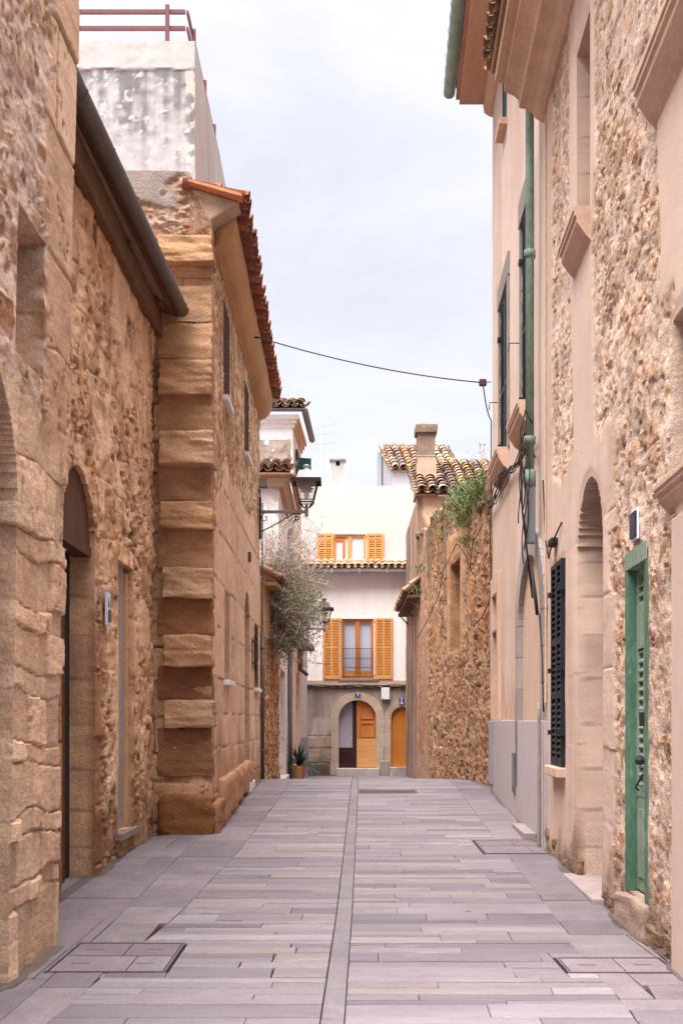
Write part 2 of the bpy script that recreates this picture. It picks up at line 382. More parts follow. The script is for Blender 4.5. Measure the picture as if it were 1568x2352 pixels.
def f_ashlar(c0, c1, rows, width, s, joint=.012, jd=.02, off=.015, rough=.01, cj=None, pit=0., warp=.03, tone=.22):
    def fn(U, V):
        d, r1, r2 = ashlar(U, V, rows, width, s, warp)
        k = sstep(joint * .3, joint * 2.2, d + .008 * (fbm(U * 9, V * 9, 2, s) - .5))
        rg = fbm(U * 5, V * 7, 5, s + 2) - .5; fine = fbm(U * 9, V * 26, 4, s + 3) - .5
        rg = rg + (np.floor(fbm(U * 3.3 + 4 * r1, V * 3.3, 4, s + 12) * 7) / 7 - .5) * .5 + (r1 - .5) * .25 * np.sin(U * 5 + 9 * r2) + (r2 - .5) * .3 * np.sin(V * 6 + 7 * r1)
        H = -jd * (1 - k) + off * (r1 - .5) * 2 * k + rough * (1.7 * rg + .8 * fine)
        C = mixc(c0, c1, np.clip(r2 * .75 + .6 * rg, 0, 1)) * (1 + tone * (r1 - .5))[..., None] * (1 + .25 * fine)[..., None]
        if pit:
            p = sstep(.66, .75, fbm(U * 13, V * 13, 3, s + 7)) * sstep(.4, .6, fbm(U * 1.5, V * 1.5, 2, s + 9) + (r1 - .5) * .5)
            H = H - pit * p; C = C * (1 - .45 * p)[..., None]
        C = mixc(C, np.asarray(cj if cj is not None else c1) * .6, (1 - k) * .75)
        return H, C
    return fn

def f_eroded(c0, c1, dark, s, rough=.05):
    """weathered sandstone, honeycombed and patched with mortar"""
    def fn(U, V):
        a = fbm(U * 1.4, V * 1.1, 5, s); b = fbm(U * 7, V * 3.6, 5, s + 1); c = fbm(U * 8, V * 16, 4, s + 2); e = fbm(U * 9, V * 14, 5, s + 15)
        d, r1, r2 = ashlar(U, V, rowset(-1, 9, .3, .55, s), .6, s + 30, .14)
        f1, f2, idd = worley(U * 6 + 2 * a, V * 7 + 2 * b, s + 3)
        pit = sstep(.55, .70, c) * sstep(.42, .56, a + .3 * (r1 - .5)); hole = sstep(.30, .16, f1 + .35 * (e - .5)) * (idd > .62)
        patch = sstep(.58, .66, fbm(U * .9 + 7, V * .8, 4, s + 5)); np_ = 1 - .8 * patch
        H = rough * ((a - .5) * 1.6 + (b - .5) * 1.2 + (e - .5) * .7) * (1 - .5 * patch) + (.02 * (r1 - .5) - .03 * pit - .035 * hole - .02 * (1 - sstep(.0, .03, d))) * np_ + .012 * patch
        C = mixc(c0, c1, np.clip(2.6 * (b - .40) + .35 * r2, 0, 1)) * (.70 + .60 * e)[..., None]
        C = mixc(C, dark, np.clip((.75 * pit + .8 * hole) * np_ + .4 * sstep(.6, .75, fbm(U * 3, V * 2, 4, s + 8)), 0, .8))
        C = mixc(C, np.asarray(c0) * 1.08, patch * .7)
        return H, C
    return fn

# ------------------------------------------------------------------ joinery
def shutter(mb, F, u0, u1, z0, z1, o, th=.035, n=20, stile=.05, rails=(), mid=False):
    mb.fbox(F, u0, u0 + stile, z0, z1, o, o + th); mb.fbox(F, u1 - stile, u1, z0, z1, o, o + th)
    zz = [z0, z0 + stile * 1.4] ; rl = [(z0, z0 + stile * 1.4), (z1 - stile, z1)] + [(r - stile * .5, r + stile * .5) for r in rails]
    for a, b in rl: mb.fbox(F, u0 + stile, u1 - stile, a, b, o + .002, o + th - .002)
    if mid:
        c = (u0 + u1) / 2; mb.fbox(F, c - stile * .4, c + stile * .4, z0 + stile, z1 - stile, o + .003, o + th + .001)
    st = (z1 - z0) / n
    for k in range(n):
        z = z0 + (k + .5) * st
        if any(a - st * .3 < z < b + st * .3 for a, b in rl): continue
        a, b = u0 + stile - .003, u1 - stile + .003; h = st * .42; t = .006
        mb.hexa([F.P(a, z - h, o + th * .9), F.P(b, z - h, o + th * .9), F.P(b, z - h + t * 2, o + th * .9 + .002), F.P(a, z - h + t * 2, o + th * .9 + .002),
                 F.P(a, z + h - t * 2, o + .004), F.P(b, z + h - t * 2, o + .004), F.P(b, z + h, o + .006), F.P(a, z + h, o + .006)])

def voussoirs(mb, F, u0, u1, z0, zs, rise, w, o0, o1, n=11, nj=3, col=(1, 1, 1), cv=.1, seed=1, wr=None, gap=.006):
    rg = random.Random(seed); u0, u1, rise, w = u0 + .025, u1 - .025, rise - .02, w + .025; c, hw = (u0 + u1) / 2, (u1 - u0) / 2; wr = wr if wr is not None else w
    cc = lambda: (lambda q: tuple(k * q for k in col))(1 + rg.uniform(-cv, cv))
    pt = lambda a, e, er: (c + (hw + e) * math.cos(a), zs + (rise + er) * math.sin(a))
    for k in range(n):
        a0, a1 = math.pi * k / n + gap / hw * .5, math.pi * (k + 1) / n - gap / hw * .5; S = 3; col_ = cc()
        for q in range(S):
            b0, b1 = a0 + (a1 - a0) * q / S, a0 + (a1 - a0) * (q + 1) / S
            i0, i1, x0, x1 = pt(b0, 0, 0), pt(b1, 0, 0), pt(b0, w, wr), pt(b1, w, wr); j = rg.uniform(0, .004) if q == 0 else 0
            mb.hexa([F.P(*i0, o0), F.P(*x0, o0), F.P(*x1, o0), F.P(*i1, o0), F.P(*i0, o1), F.P(*x0, o1), F.P(*x1, o1), F.P(*i1, o1)], col_)
    hs = (zs - z0) / nj
    for sd in (0, 1):
        for k in range(nj):
            a, b = (u0 - w, u0) if sd == 0 else (u1, u1 + w); e = rg.uniform(-.03, .03) * (w / .3)
            a, b = (a + e, b) if sd == 0 else (a, b + e)
            mb.fbox(F, a, b, z0 + k * hs + gap / 2, z0 + (k + 1) * hs - gap / 2, o0, o1, cc())

def archpanel(mb, F, u0, u1, z0, zs, rise, o, th=.05, n=14, col=(1, 1, 1), c=None, hw=None):
    c = c if c is not None else (u0 + u1) / 2; hw = hw or (u1 - u0) / 2
    top = lambda u: zs + rise * math.sqrt(max(0, 1 - ((u - c) / hw) ** 2))
    us = [u0 + (u1 - u0) * k / n for k in range(n + 1)]
    for a, b in zip(us, us[1:]):
        mb.hexa([F.P(a, z0, o), F.P(b, z0, o), F.P(b, z0, o - th), F.P(a, z0, o - th), F.P(a, top(a), o), F.P(b, top(b), o), F.P(b, top(b), o - th), F.P(a, top(a), o - th)], col)

RED = [lin(186, 118, 92, .68), lin(172, 104, 82, .68), lin(200, 134, 106, .68), lin(164, 102, 86, .68)]
OLD = [lin(186, 150, 122, .7), lin(160, 124, 100, .7), lin(200, 168, 142, .7), lin(140, 116, 104, .7), lin(190, 136, 100, .7)]
LICHEN = OLD + [lin(206, 158, 88, .7), lin(214, 152, 70, .7), lin(140, 128, 116, .7), lin(206, 184, 164, .7)]
def tiles(mb, O, A, S, nA, nS, w=.22, tl=.42, ex=.34, seed=0, pal=RED, seg=6, wob=.012, bare=.03):
    rg = random.Random(seed); O, A, S = Vector(O), Vector(A).normalized(), Vector(S).normalized()
    Nn = A.cross(S).normalized(); Nn = -Nn if Nn.z < 0 else Nn
    def half(cx, s0, s1, r0, r1, n0, n1, sg, col, t=.014):
        vs = []
        for (s_, r, n_) in ((s0, r0, n0), (s1, r1, n1)):
            for q in range(seg + 1):
                th = math.pi * q / seg
                for rr in (r, r - t):
                    vs.append(O + A * (cx + rr * math.cos(th)) + S * s_ + Nn * (n_ + sg * rr * math.sin(th) * .85))
        m = 2 * (seg + 1); fs = []
        for q in range(seg):
            a, b = 2 * q, 2 * q + 2
            fs += [(a, b, m + b, m + a), (a + 1, m + a + 1, m + b + 1, b + 1), (a, a + 1, b + 1, b)]
        mb.add(vs, fs, col)
    for k in range(nA + 1):
        cb = rg.choice(pal[:5])
        for c in range(nS):
            p = lambda: (lambda q, b_: tuple(x * q for x in b_))(rg.uniform(.80, 1.12), rg.choice(pal) if rg.random() < .35 else cb); j = rg.uniform(-wob, wob)
            s0 = c * ex + rg.uniform(-.02, .02)
            half(k * w + j, s0, s0 + tl, w * .44, w * .5, w * .42 + .012, w * .42 - .01, -1, p())
            if k < nA: half((k + .5) * w + j, s0 - .02, s0 + tl - .02, w * .47, w * .36, w * .36 + .03, w * .36, 1, p())
    L, R = nA * w, nS * ex
    q = lambda a, s_, n_: O + A * a + S * s_ + Nn * n_
    mb.hexa([q(0, bare, -.05), q(L, bare, -.05), q(L, R, -.05), q(0, R, -.05), q(0, bare, -.005), q(L, bare, -.005), q(L, R, -.005), q(0, R, -.005)], pal[0])

def gutter(mb, a, b, r, up=(0, 0, 1), n=8, col=(1, 1, 1), t=.008):
    """open half-round channel from a to b"""
    a, b = Vector(a), Vector(b); d = (b - a).normalized(); up = Vector(up); sd = d.cross(up).normalized()
    vs = []
    for p in (a, b):
        for k in range(n + 1):
            w = math.pi * k / n
            for rr in (r, r - t): vs.append(p + sd * (rr * math.cos(w)) - up * (rr * math.sin(w)))
    m = 2 * (n + 1); fs = []
    for k in range(n):
        i, j = 2 * k, 2 * k + 2
        fs += [(i, j, m + j, m + i), (i + 1, m + i + 1, m + j + 1, j + 1), (i, i + 1, j + 1, j), (m + i, m + j, m + j + 1, m + i + 1)]
    fs += [(0, m, m + 1, 1), (2 * n, 2 * n + 1, m + 2 * n + 1, m + 2 * n)]
    fs += [tuple(range(0, 2 * n + 1, 2)), tuple(m + q for q in range(2 * n, -1, -2))]
    mb.add(vs, fs, col)

def sag(a, b, d, n=14):
    a, b = Vector(a), Vector(b)
    return [a.lerp(b, k / n) - Vector((0, 0, d * 4 * (k / n) * (1 - k / n))) for k in range(n + 1)]
SKY0, SKY1, SUN_E, EXPO = .345, 4.2, 2.4, 1.6
# ================================================================== SETTING: ground and paving
LE = ([-8, 0, 6, 9.2, 13, 17.8, 22, 38], [-2.2, -1.75, -1.452, -1.255, -1.10, -.98, -.93, -.9])
RE = ([-8, 0, 5.9, 9.2, 14, 20, 24, 38], [.9, 1.2, 1.475, 1.642, 1.80, 1.963, 2.0, 1.9])
CE = ([-8, 0, 5.8, 9.2, 21.5, 38], [-.2, -.09, .015, .085, .31, .5])
le = lambda Y: float(np.interp(Y, *LE)); re_ = lambda Y: float(np.interp(Y, *RE)); ce = lambda Y: float(np.interp(Y, *CE))
cs_ = lambda Y: ce(Y) - .125
def wl(Y): return -1.9 if Y < 7.86 else (-2.36 + .006 * Y if Y < 14.3 else -1.58)
def wr(Y): return 1.763 + .04 * Y

g = MB(); ys = sorted(set(GY) | set(np.linspace(6, 40, 60)))
for a, b in zip(ys, ys[1:]):
    g.add([(-400, a, G(a) - .035), (400, a, G(a) - .035), (400, b, G(b) - .035), (-400, b, G(b) - .035)], [(0, 1, 2, 3)], lin(70, 62, 62, .7))
mk('ground', g, 'granite', kind='structure')

rg = random.Random(5)
def slab(mb, x0a, x1a, x0b, x1b, y0, y1, col, dz=0., ch=.0035, g=.005, gy=.006):
    """one flagstone with worn arrises, following the lie of the street"""
    y0 += gy; y1 -= gy
    n = [max(1, int((x1a - x0a) / .5))][0]
    T = lambda y, e: G(y) + dz - e
    o = lambda x0, x1, e: (x0 + g + e, x1 - g - e)
    a0, a1 = o(x0a, x1a, 0); b0, b1 = o(x0b, x1b, 0); c0, c1 = o(x0a, x1a, ch); d0, d1 = o(x0b, x1b, ch)
    w = [rg.uniform(-.0015, .0015) for _ in range(4)]
    mb.add([(a0, y0, T(y0, .03)), (a1, y0, T(y0, .03)), (b1, y1, T(y1, .03)), (b0, y1, T(y1, .03)),
            (a0, y0, T(y0, ch * .9)), (a1, y0, T(y0, ch * .9)), (b1, y1, T(y1, ch * .9)), (b0, y1, T(y1, ch * .9)),
            (c0, y0 + ch, T(y0, w[0])), (c1, y0 + ch, T(y0, w[1])), (d1, y1 - ch, T(y1, w[2])), (d0, y1 - ch, T(y1, w[3]))],
           [(0, 1, 5, 4), (1, 2, 6, 5), (2, 3, 7, 6), (3, 0, 4, 7), (4, 5, 9, 8), (5, 6, 10, 9), (6, 7, 11, 10), (7, 4, 8, 11), (8, 9, 10, 11)], col)

HOLES = [(-1.79, -1.03, 7.0, 7.95), (1.50, 2.40, 12.45, 13.62), (1.33, 2.03, 6.98, 7.46), (.27, 1.24, 19.0, 19.62)]
def free(x0, x1, y0, y1): return not any(x0 < b and x1 > a and y0 < d and y1 > c for a, b, c, d in HOLES)
PAVE = [lin(188, 172, 168), lin(182, 166, 166), lin(178, 164, 172), lin(168, 156, 164), lin(186, 173, 178), lin(160, 148, 158), lin(174, 162, 166)]
def pcol():
    r = rg.random(); c = rg.choice(PAVE); k = rg.uniform(.92, 1.07)
    if r < .05: c = lin(196, 184, 190)
    elif r < .13: c = lin(150, 138, 148)
    return tuple(q * k * .475 for q in c)
pv = MB()
GYV = [.006]
def course(mb, x0f, x1f, y0, y1, lo, hi, colf, dzr=.003, split=.22):
    cuts = [0.]; W = x1f(y0) - x0f(y0)
    cuts.append(rg.uniform(.15, hi))
    while cuts[-1] < W: cuts.append(cuts[-1] + rg.uniform(lo, hi))
    cuts[-1] = W
    if len(cuts) > 2 and cuts[-1] - cuts[-2] < .22: cuts.pop(-2)
    for a, b in zip(cuts, cuts[1:]):
        A = lambda y, t: x0f(y) + (x1f(y) - x0f(y)) * t / W
        x = [A(y0, a), A(y0, b), A(y1, a), A(y1, b)]
        parts = [(y0, y1)]
        if rg.random() < split: m = y0 + (y1 - y0) * rg.uniform(.4, .6); parts = [(y0, m), (m, y1)]
        for p, q in parts:
            if not free(min(x[0], x[2]) + .02, max(x[1], x[3]) - .02, p + .02, q - .02):
                for hx0, hx1, hy0, hy1 in HOLES:           # cut the stone back to the cover's frame
                    if x[0] < hx1 and x[1] > hx0 and p < hy1 and q > hy0:
                        for s0, s1 in ((x[0], min(x[1], hx0)), (max(x[0], hx1), x[1])):
                            if s1 - s0 > .04: slab(mb, s0, s1, s0, s1, p, q, colf(), rg.uniform(-dzr, dzr))
                        for t0, t1 in ((p, min(q, hy0)), (max(p, hy1), q)):
                            if t1 - t0 > .03: slab(mb, max(x[0], hx0), min(x[1], hx1), max(x[0], hx0), min(x[1], hx1), t0, t1, colf(), 0)
                continue
            slab(mb, *x, p, q, colf(), rg.uniform(-dzr, dzr), g=rg.choice([.0006, .001, .0015, .0025]), gy=GYV[0])
y = -2.0
while y < 37.2:
    h = rg.choice([.10, .12, .15, .18, .22, .28]) * (1 if y < 24 else 1.6); GYV[0] = rg.choice([.003, .005, .007, .010, .012])
    course(pv, le, cs_, y, y + h, .45, 1.35, pcol, split=.06); course(pv, ce, re_, y, y + h, .45, 1.35, pcol, split=.06); y += h
for a, b, c, d in HOLES:
    for x0, x1, y0, y1 in ((a - .12, a + .005, c - .12, d + .12), (b - .005, b + .12, c - .12, d + .12), (a + .005, b - .005, c - .12, c + .005), (a + .005, b - .005, d - .005, d + .12)):
        pv.add([(x0, y0, G(y0) - .009), (x1, y0, G(y0) - .009), (x1, y1, G(y1) - .009), (x0, y1, G(y1) - .009)], [(0, 1, 2, 3)], tuple(q * .5 for q in lin(172, 160, 164)))
mk('street', pv, 'paving', kind='structure')
cs = MB(); y = -2.0
while y < 37.2:
    h = rg.uniform(.5, 1.0); k = rg.uniform(.9, 1.1)
    slab(cs, cs_(y), ce(y), cs_(y + h), ce(y + h), y, y + h, tuple(q * .47 * k for q in lin(170, 158, 162)), -.012); y += h
mk('street_channel', cs, 'granite', kind='structure')
sw = MB(); GYV[0] = .004
def gcol():
    c = rg.choice([lin(174, 158, 164), lin(182, 166, 170), lin(164, 150, 158), lin(168, 154, 158), lin(186, 171, 174)]); k = rg.uniform(.40, .48)
    return tuple(q * k for q in c)
mid = lambda Y: min(le(Y) - .12, -1.70 if Y < 13 else -1.70 + (Y - 13) * .04)
for fa, fb, y0, y1 in ((mid, le, -2, 37.2), (lambda Y: wl(Y) - .25, mid, -2, 14.3), (lambda Y: -2.2, mid, 14.3, 37.2), (re_, lambda Y: wr(Y) + .2 if Y < 20 else 3.3, -2, 37.2)):
    y = y0
    while y < y1:
        h = min(rg.uniform(.45, 1.15), y1 - y) if y1 - y > .2 else y1 - y
        if y < 7.86 < y + h and fa(0) < -1.8: h = 7.86 - y if 7.86 - y > .05 else h
        course(sw, fa, fb, y, y + h, .5, 1.5, gcol, .004, .08); y += h
mk('pavement', sw, 'granite', kind='structure')

# inspection covers and drain, let into the paving
def cover(name, label, x0, x1, y0, y1, bars, cat='manhole cover', lift=True):
    yc = (y0 + y1) / 2; t = thing(name, label, cat, ((x0 + x1) / 2, yc, G(yc)), 'iron framed covers let into the paving')
    def q(mb, a, b, c, d, e, f, col=(1, 1, 1)):
        mb.hexa([(a, c, G(c) + e), (b, c, G(c) + e), (b, d, G(d) + e), (a, d, G(d) + e), (a, c, G(c) + f), (b, c, G(c) + f), (b, d, G(d) + f), (a, d, G(d) + f)], col)
    fr = MB(); w = .012
    q(fr, x0, x1, y0, y0 + w, -.03, .003); q(fr, x0, x1, y1 - w, y1, -.03, .003)
    q(fr, x0, x0 + w, y0 + w, y1 - w, -.03, .003); q(fr, x1 - w, x1, y0 + w, y1 - w, -.03, .003)
    ys = [y0 + w] + bars + [y1 - w]
    for b in bars: q(fr, x0 + w, x1 - w, b - w * .8, b + w * .8, -.03, .002)
    mk('frame', fr, 'slate_frame', t)
    for k in range(len(ys) - 1):
        a = ys[k] + (w if k else .012); b = ys[k + 1] - (w if k < len(bars) else .012); pl = MB()
        xm = x0 + (x1 - x0) * rg.uniform(.5, .7); cc = gcol()
        for c, d in ((x0 + w + .01, xm - .004), (xm + .004, x1 - w - .01)):
            q(pl, c, d, a, b, -.03, -.001, tuple(z * rg.uniform(.9, 1.05) for z in cc))
        lid = mk('lid', pl, 'granite', t)
        if lift:
            for c in (x0 + .10, x1 - .22):
                h = MB(); q(h, c, c + .11, (a + b) / 2 - .012, (a + b) / 2 + .012, -.004, .0015); mk('lifting_slot', h, 'slate_frame', lid)
    return t
cover('manhole_cover', 'double paving-filled inspection cover beside the near left stone wall', -1.77, -1.05, 7.02, 7.93, [7.5])
cover('manhole_cover', 'paving-filled inspection cover between the blocked arch and the stone portal on the right', 1.52, 2.28, 12.5, 13.6, [13.1], lift=False)
cover('manhole_cover', 'dark-edged inspection cover in front of the green louvred door', 1.35, 2.01, 7.0, 7.44, [])
dr = MB(); t = thing('drain_grate', 'long narrow drain grate set across the crest of the street', 'drain', (.75, 19.3, G(19.3)))
for k in range(30):
    x = .3 + k * .032; dr.hexa([(x, 19.05, G(19.05) - .03), (x + .016, 19.05, G(19.05) - .03), (x + .016, 19.57, G(19.57) - .03), (x, 19.57, G(19.57) - .03),
                               (x, 19.05, G(19.05) - .002), (x + .016, 19.05, G(19.05) - .002), (x + .016, 19.57, G(19.57) - .002), (x, 19.57, G(19.57) - .002)])
mk('grating', dr, 'slate_frame', t); fr = MB()
for a, b, c, d in ((.27, 1.24, 19.0, 19.04), (.27, 1.24, 19.58, 19.62), (.27, .295, 19.04, 19.58), (1.215, 1.24, 19.04, 19.58)):
    fr.hexa([(a, c, G(c) - .03), (b, c, G(c) - .03), (b, d, G(d) - .03), (a, d, G(d) - .03), (a, c, G(c) + .003), (b, c, G(c) + .003), (b, d, G(d) + .003), (a, d, G(d) + .003)])
mk('frame', fr, 'slate_frame', t)

# ================================================================== LEFT: near rubble house (end of the block)
A0, A1 = lin(236, 200, 170, .93), lin(214, 170, 138, .9)
MORT = lin(238, 208, 188, .9)
FL0 = FY(-1.9, 7.86, 0, 1, .02)
house = thing('stone_house', 'nearest house on the left, rough blocks and mortar with an arch at the frame edge', 'house', (-2.2, 6.2, 0))
_ash = f_ashlar(A0, A1, [-.5, .42, .55, .80, .94, 1.24, 1.36, 1.66, 1.80, 2.06, 2.20, 2.5, 2.64, 3.05, 3.5, 3.9], .40, 21, joint=.006, jd=.022, off=.020, rough=.0075, cj=A0, pit=.015, warp=.06, tone=.36)
_qn = f_ashlar(A0, lin(196, 152, 122, .8), rowset(-1, 9, .5, .9, 8), 1.6, 25, joint=.012, jd=.02, off=.012, rough=.008, pit=.015, warp=.05)
_rub = f_rubble([lin(204, 160, 128, .86), lin(188, 142, 112, .84), lin(214, 178, 148, .86), lin(176, 128, 94, .82)], MORT, .34, .2, 31, depth=.022, expose=.5, rough=.022)
def f_l0(U, V):
    h1, c1 = _ash(U, V); h2, c2 = _rub(U, V); h3, c3 = _qn(U, V)
    k = sstep(3.35, 3.75, V + .5 * (fbm(U * 1.4, V * 1.4, 3, 3) - .5))
    H = h1 * (1 - k) + h2 * k; C = mixc(c1, 0, k * 0) * (1 - k)[..., None] + c2 * k[..., None]
    q = sstep(7.22, 7.30, U + .12 * np.floor(_h(np.floor(V / .6), V * 0, 4) * 2.9) * .5) * sstep(3.2, 3.4, V)
    H = H * (1 - q) + (h3 + .02) * q; C = C * (1 - q)[..., None] + c3 * q[..., None]
    w = sstep(.45, .75, fbm(U * 2, V * 1.3, 4, 6) + .45 - V * .35); C = C * (1 - .12 * w)[..., None]
    return H, C, 1 - .45 * q
op_n = (6.60, 7.20, 3.58, 4.42); op_a = (5.21, 6.70, -.4, 2.72, .75)
sheet('wall', FL0, 4.2, 7.86, -.3, 7.6, .017, .014, f_l0, 'stone', house, [op_n, op_a], t=.42, body=3.)
b = MB(); b.fbox(FL0, 6.55, 7.25, 3.5, 4.5, -.45, -.40, A1); mk('window_infill', b, 'stone', house)
b = MB()
for k, (z0, z1) in enumerate(((2.60, 2.76),)): b.rough(FL0.P(6.80, 2.68, -.08), (.10, .17, .066), .014, .008, 10, 4, A0)
mk('impost', b, 'stone', house)
b = MB(); archpanel(b, FL0, 5.15, 6.76, -.3, 2.72, .8, -.36, .06); mk('door', b, 'dark_wood', house)

# ------------------------------------------------------------------ LEFT: low eroded sandstone house with gutter
FL1 = FY(-2.2742, 14.3, .006, 1)
low = thing('low_house', 'low eroded sandstone house on the left under a long dark gutter', 'house', (-2.6, 11, 0))
E0, E1, ED = lin(236, 198, 164, .92), lin(208, 158, 118, .88), lin(128, 94, 66, .78)
op_d = (9.69, 10.95, -.4, 3.11, .62); op_w = (12.08, 12.95, .34, 3.16); op_h1 = (12.55, 12.85, 5.62, 5.85); op_h2 = (10.85, 11.0, 5.95, 6.12)
_er = f_eroded(E0, E1, ED, 41, .065)
_jb = f_ashlar(lin(190, 138, 106, .8), lin(160, 108, 76, .8), rowset(-1, 9, .45, .75, 3), 1.2, 44, joint=.012, jd=.03, off=.02, rough=.014, pit=.02)
def f_l1(U, V):
    h, c = _er(U, V); h2, c2 = _jb(U, V)
    q = np.clip(sstep(9.5, 9.6, U) * (1 - sstep(11.2, 11.35, U + .3 * (fbm(U, V * 1.5, 3, 2) - .5))) * (1 - sstep(2.3, 2.9, V)), 0, 1) * .85
    h = h * (1 - q) + h2 * q; c = c * (1 - q)[..., None] + c2 * q[..., None]
    w = sstep(.3, .8, 1.0 - V * .8 + .8 * (fbm(U * 2, V * 2, 4, 9) - .5)); c = mixc(c, lin(140, 100, 66, .7), w * .6)
    return h, c
sheet('wall', FL1, 7.86, 14.3, -.3, 6.62, .03, .02, f_l1, 'stone', low, [op_d, op_w, op_h1, op_h2], t=.34, body=3.)
b = MB()
b.fbox(FL1, 9.66, 10.62, .0, 3.11, -.26, -.20); d_ = mk('door', b, 'dark_wood', low)
b = MB(); b.fbox(FL1, 10.62, 10.99, -.1, 3.13, -.30, -.235); mk('door_recess', b, 'interior', low)
b = MB(); archpanel(b, FL1, 9.67, 10.97, 3.10, 3.11, .63, -.05, .05, c=10.32, hw=.64); b.fbox(FL1, 9.68, 10.96, 3.02, 3.11, -.2, -.035); mk('lunette', b, 'dark_wood', low)
b = MB(); b.fbox(FL1, 12.04, 12.80, .34, 3.2, -.16, -.09)
for z in (.5, 1.6, 2.9): b.fbox(FL1, 12.05, 12.79, z, z + .02, -.09, -.086)
w_ = mk('window', b, 'panel_grey', low, label='tall grey boarded window')
b = MB(); b.fbox(FL1, 12.04, 12.99, .27, .335, -.2, .05); mk('sill', b, 'trim_grey', w_)
b = MB(); b.fbox(FL1, 12.81, 12.94, .35, 3.1, -.12, -.06, lin(226, 176, 132, .75)); mk('jamb_lining', b, 'stone_fine', low)
for q_ in ((12.5, 12.9, 5.6, 5.9), (10.8, 11.05, 5.9, 6.15)):
    b = MB(); b.fbox(FL1, *q_, -.36, -.2); mk('vent_backing', b, 'interior', low)
# eave
gx = lambda Y: -1.99 - .032 * (14.3 - Y)
rf = MB(); tiles(rf, (gx(7.9) - .03, 7.87, 6.47), (gx(14.3) - gx(7.9), 6.4, 0), (-1, 0, .30), 29, 9, .22, seed=11, pal=OLD, seg=6); roof = mk('roof', rf, 'tile', low)
b = MB()
b.hexa([(-2.3, 7.87, 6.50), (gx(7.9) + .01, 7.87, 6.40), (gx(14.28) + .01, 14.28, 6.40), (-2.3, 14.28, 6.50), (-2.3, 7.87, 6.62), (gx(7.9) + .01, 7.87, 6.44), (gx(14.28) + .01, 14.28, 6.44), (-2.3, 14.28, 6.62)])
for k in range(4):
    Y = 8.6 + k * 1.7; b.hexa([(-2.3, Y, 6.44), (gx(Y) - .10, Y, 6.36), (gx(Y) - .10, Y + .22, 6.36), (-2.3, Y + .22, 6.44), (-2.3, Y, 6.5), (gx(Y) - .10, Y, 6.41), (gx(Y) - .10, Y + .22, 6.41), (-2.3, Y + .22, 6.5)])
mk('soffit', b, 'soffit', low)
b = MB(); b.fbox(FL1, 7.9, 14.28, 6.16, 6.46, .01, .10); mk('eave_shade_board', b, 'soffit', low, bevel=.015)  # dark board added to stand for the deep shade under the eave
b = MB(); gutter(b, (gx(7.9) + .07, 7.9, 6.47), (gx(14.3) + .07, 14.18, 6.45), .085)
for k in range(7):
    Y = 8.3 + k * .95; gutter(b, (gx(Y) + .07, Y, 6.468), (gx(Y) + .07, Y + .03, 6.468), .09)
mk('gutter', b, 'zinc', low)
t = thing('wall_plaque', 'small white tile plaque beside the arched dark door', 'plaque', FL1.P(11.38, 2.42, .02))
b = MB(); b.fbox(FL1, 11.3, 11.46, 2.42, 2.74, .02, .042); mk('plate', b, 'blind', t, bevel=.004)
b = MB(); b.add([FL1.P(11.34, 2.6, .043), FL1.P(11.42, 2.6, .043), FL1.P(11.38, 2.7, .043), FL1.P(11.34, 2.6, .046), FL1.P(11.42, 2.6, .046), FL1.P(11.38, 2.7, .046)], [(0, 1, 2), (3, 4, 5), (0, 1, 4, 3), (1, 2, 5, 4), (2, 0, 3, 5)])
b.fbox(FL1, 11.35, 11.41, 2.45, 2.57, .061, .046); mk('painted_figure', b, 'slate_frame', t)

# ------------------------------------------------------------------ LEFT: tall quoined house
FL2 = FY(-1.573, 14.3, -.002, 1); FS2 = FX(14.3)
big = thing('quoined_house', 'tall stone house with heavy corner quoins and red tiled eave', 'house', (-2.2, 18.6, .2))
Q0, Q1 = lin(212, 172, 138, .82), lin(188, 144, 110, .8)
L20, L21 = lin(230, 194, 168, .9), lin(206, 164, 136, .88)
_a2 = f_ashlar(L20, L21, [-.5, .6, 1.15, 1.6, 2.05, 2.7, 3.3, 3.95, 4.6, 5.2, 5.8, 6.4, 7, 7.6, 8.4], .95, 51, joint=.008, jd=.014, off=.004, rough=.006, cj=L21, warp=.03, tone=.12)
_r2 = f_rubble([lin(196, 150, 112, .8), lin(178, 134, 100, .8), lin(210, 170, 132, .8), lin(184, 132, 90, .8)], lin(226, 192, 160, .82), .26, .15, 55, depth=.03, expose=.55, rough=.014)
def f_l2(U, V):
    h, c = _a2(U, V); h2, c2 = _r2(U, V)
    edge = 4.95 + .55 * (1 - sstep(14.3, 16.5, U)) * -1.1 + .5 * (fbm(U * 1.1, V * .8, 3, 2) - .5) + .04 * (U - 16)
    k = sstep(-.08, .08, V - edge); corner = (1 - sstep(.28, .5, U - 14.3)) * (1 - sstep(0, .1, h * 0 + V - 8))
    h = h * (1 - k) + (h2 - .006) * k; c = c * (1 - k)[..., None] + c2 * k[..., None]
    wd = sstep(.35, .8, 1.05 - (V - .2) * .55 + .9 * (fbm(U * 1.7, V * 1.5, 4, 9) - .5)); c = mixc(c, lin(184, 132, 96, .75), wd * .7)
    return h, c
o_u1 = (15.75, 16.5, 5.86, 7.14); o_u2 = (19.25, 20.0, 5.9, 7.08); o_l1 = (15.87, 16.62, 2.05, 3.28); o_ad = (19.24, 20.28, -.2, 3.17, .5)
o_s = (20.75, 21.15, 2.42, 2.96); o_l2 = (21.45, 22.45, 2.1, 3.3); o_bx = (20.6, 20.7, 4.0, 4.2)
sheet('wall', FL2, 14.32, 23.0, -.3, 7.78, .04, .03, f_l2, 'stone_fine', big, [o_u1, o_u2, o_l1, o_ad, o_s, o_l2], t=.3, body=3.2)
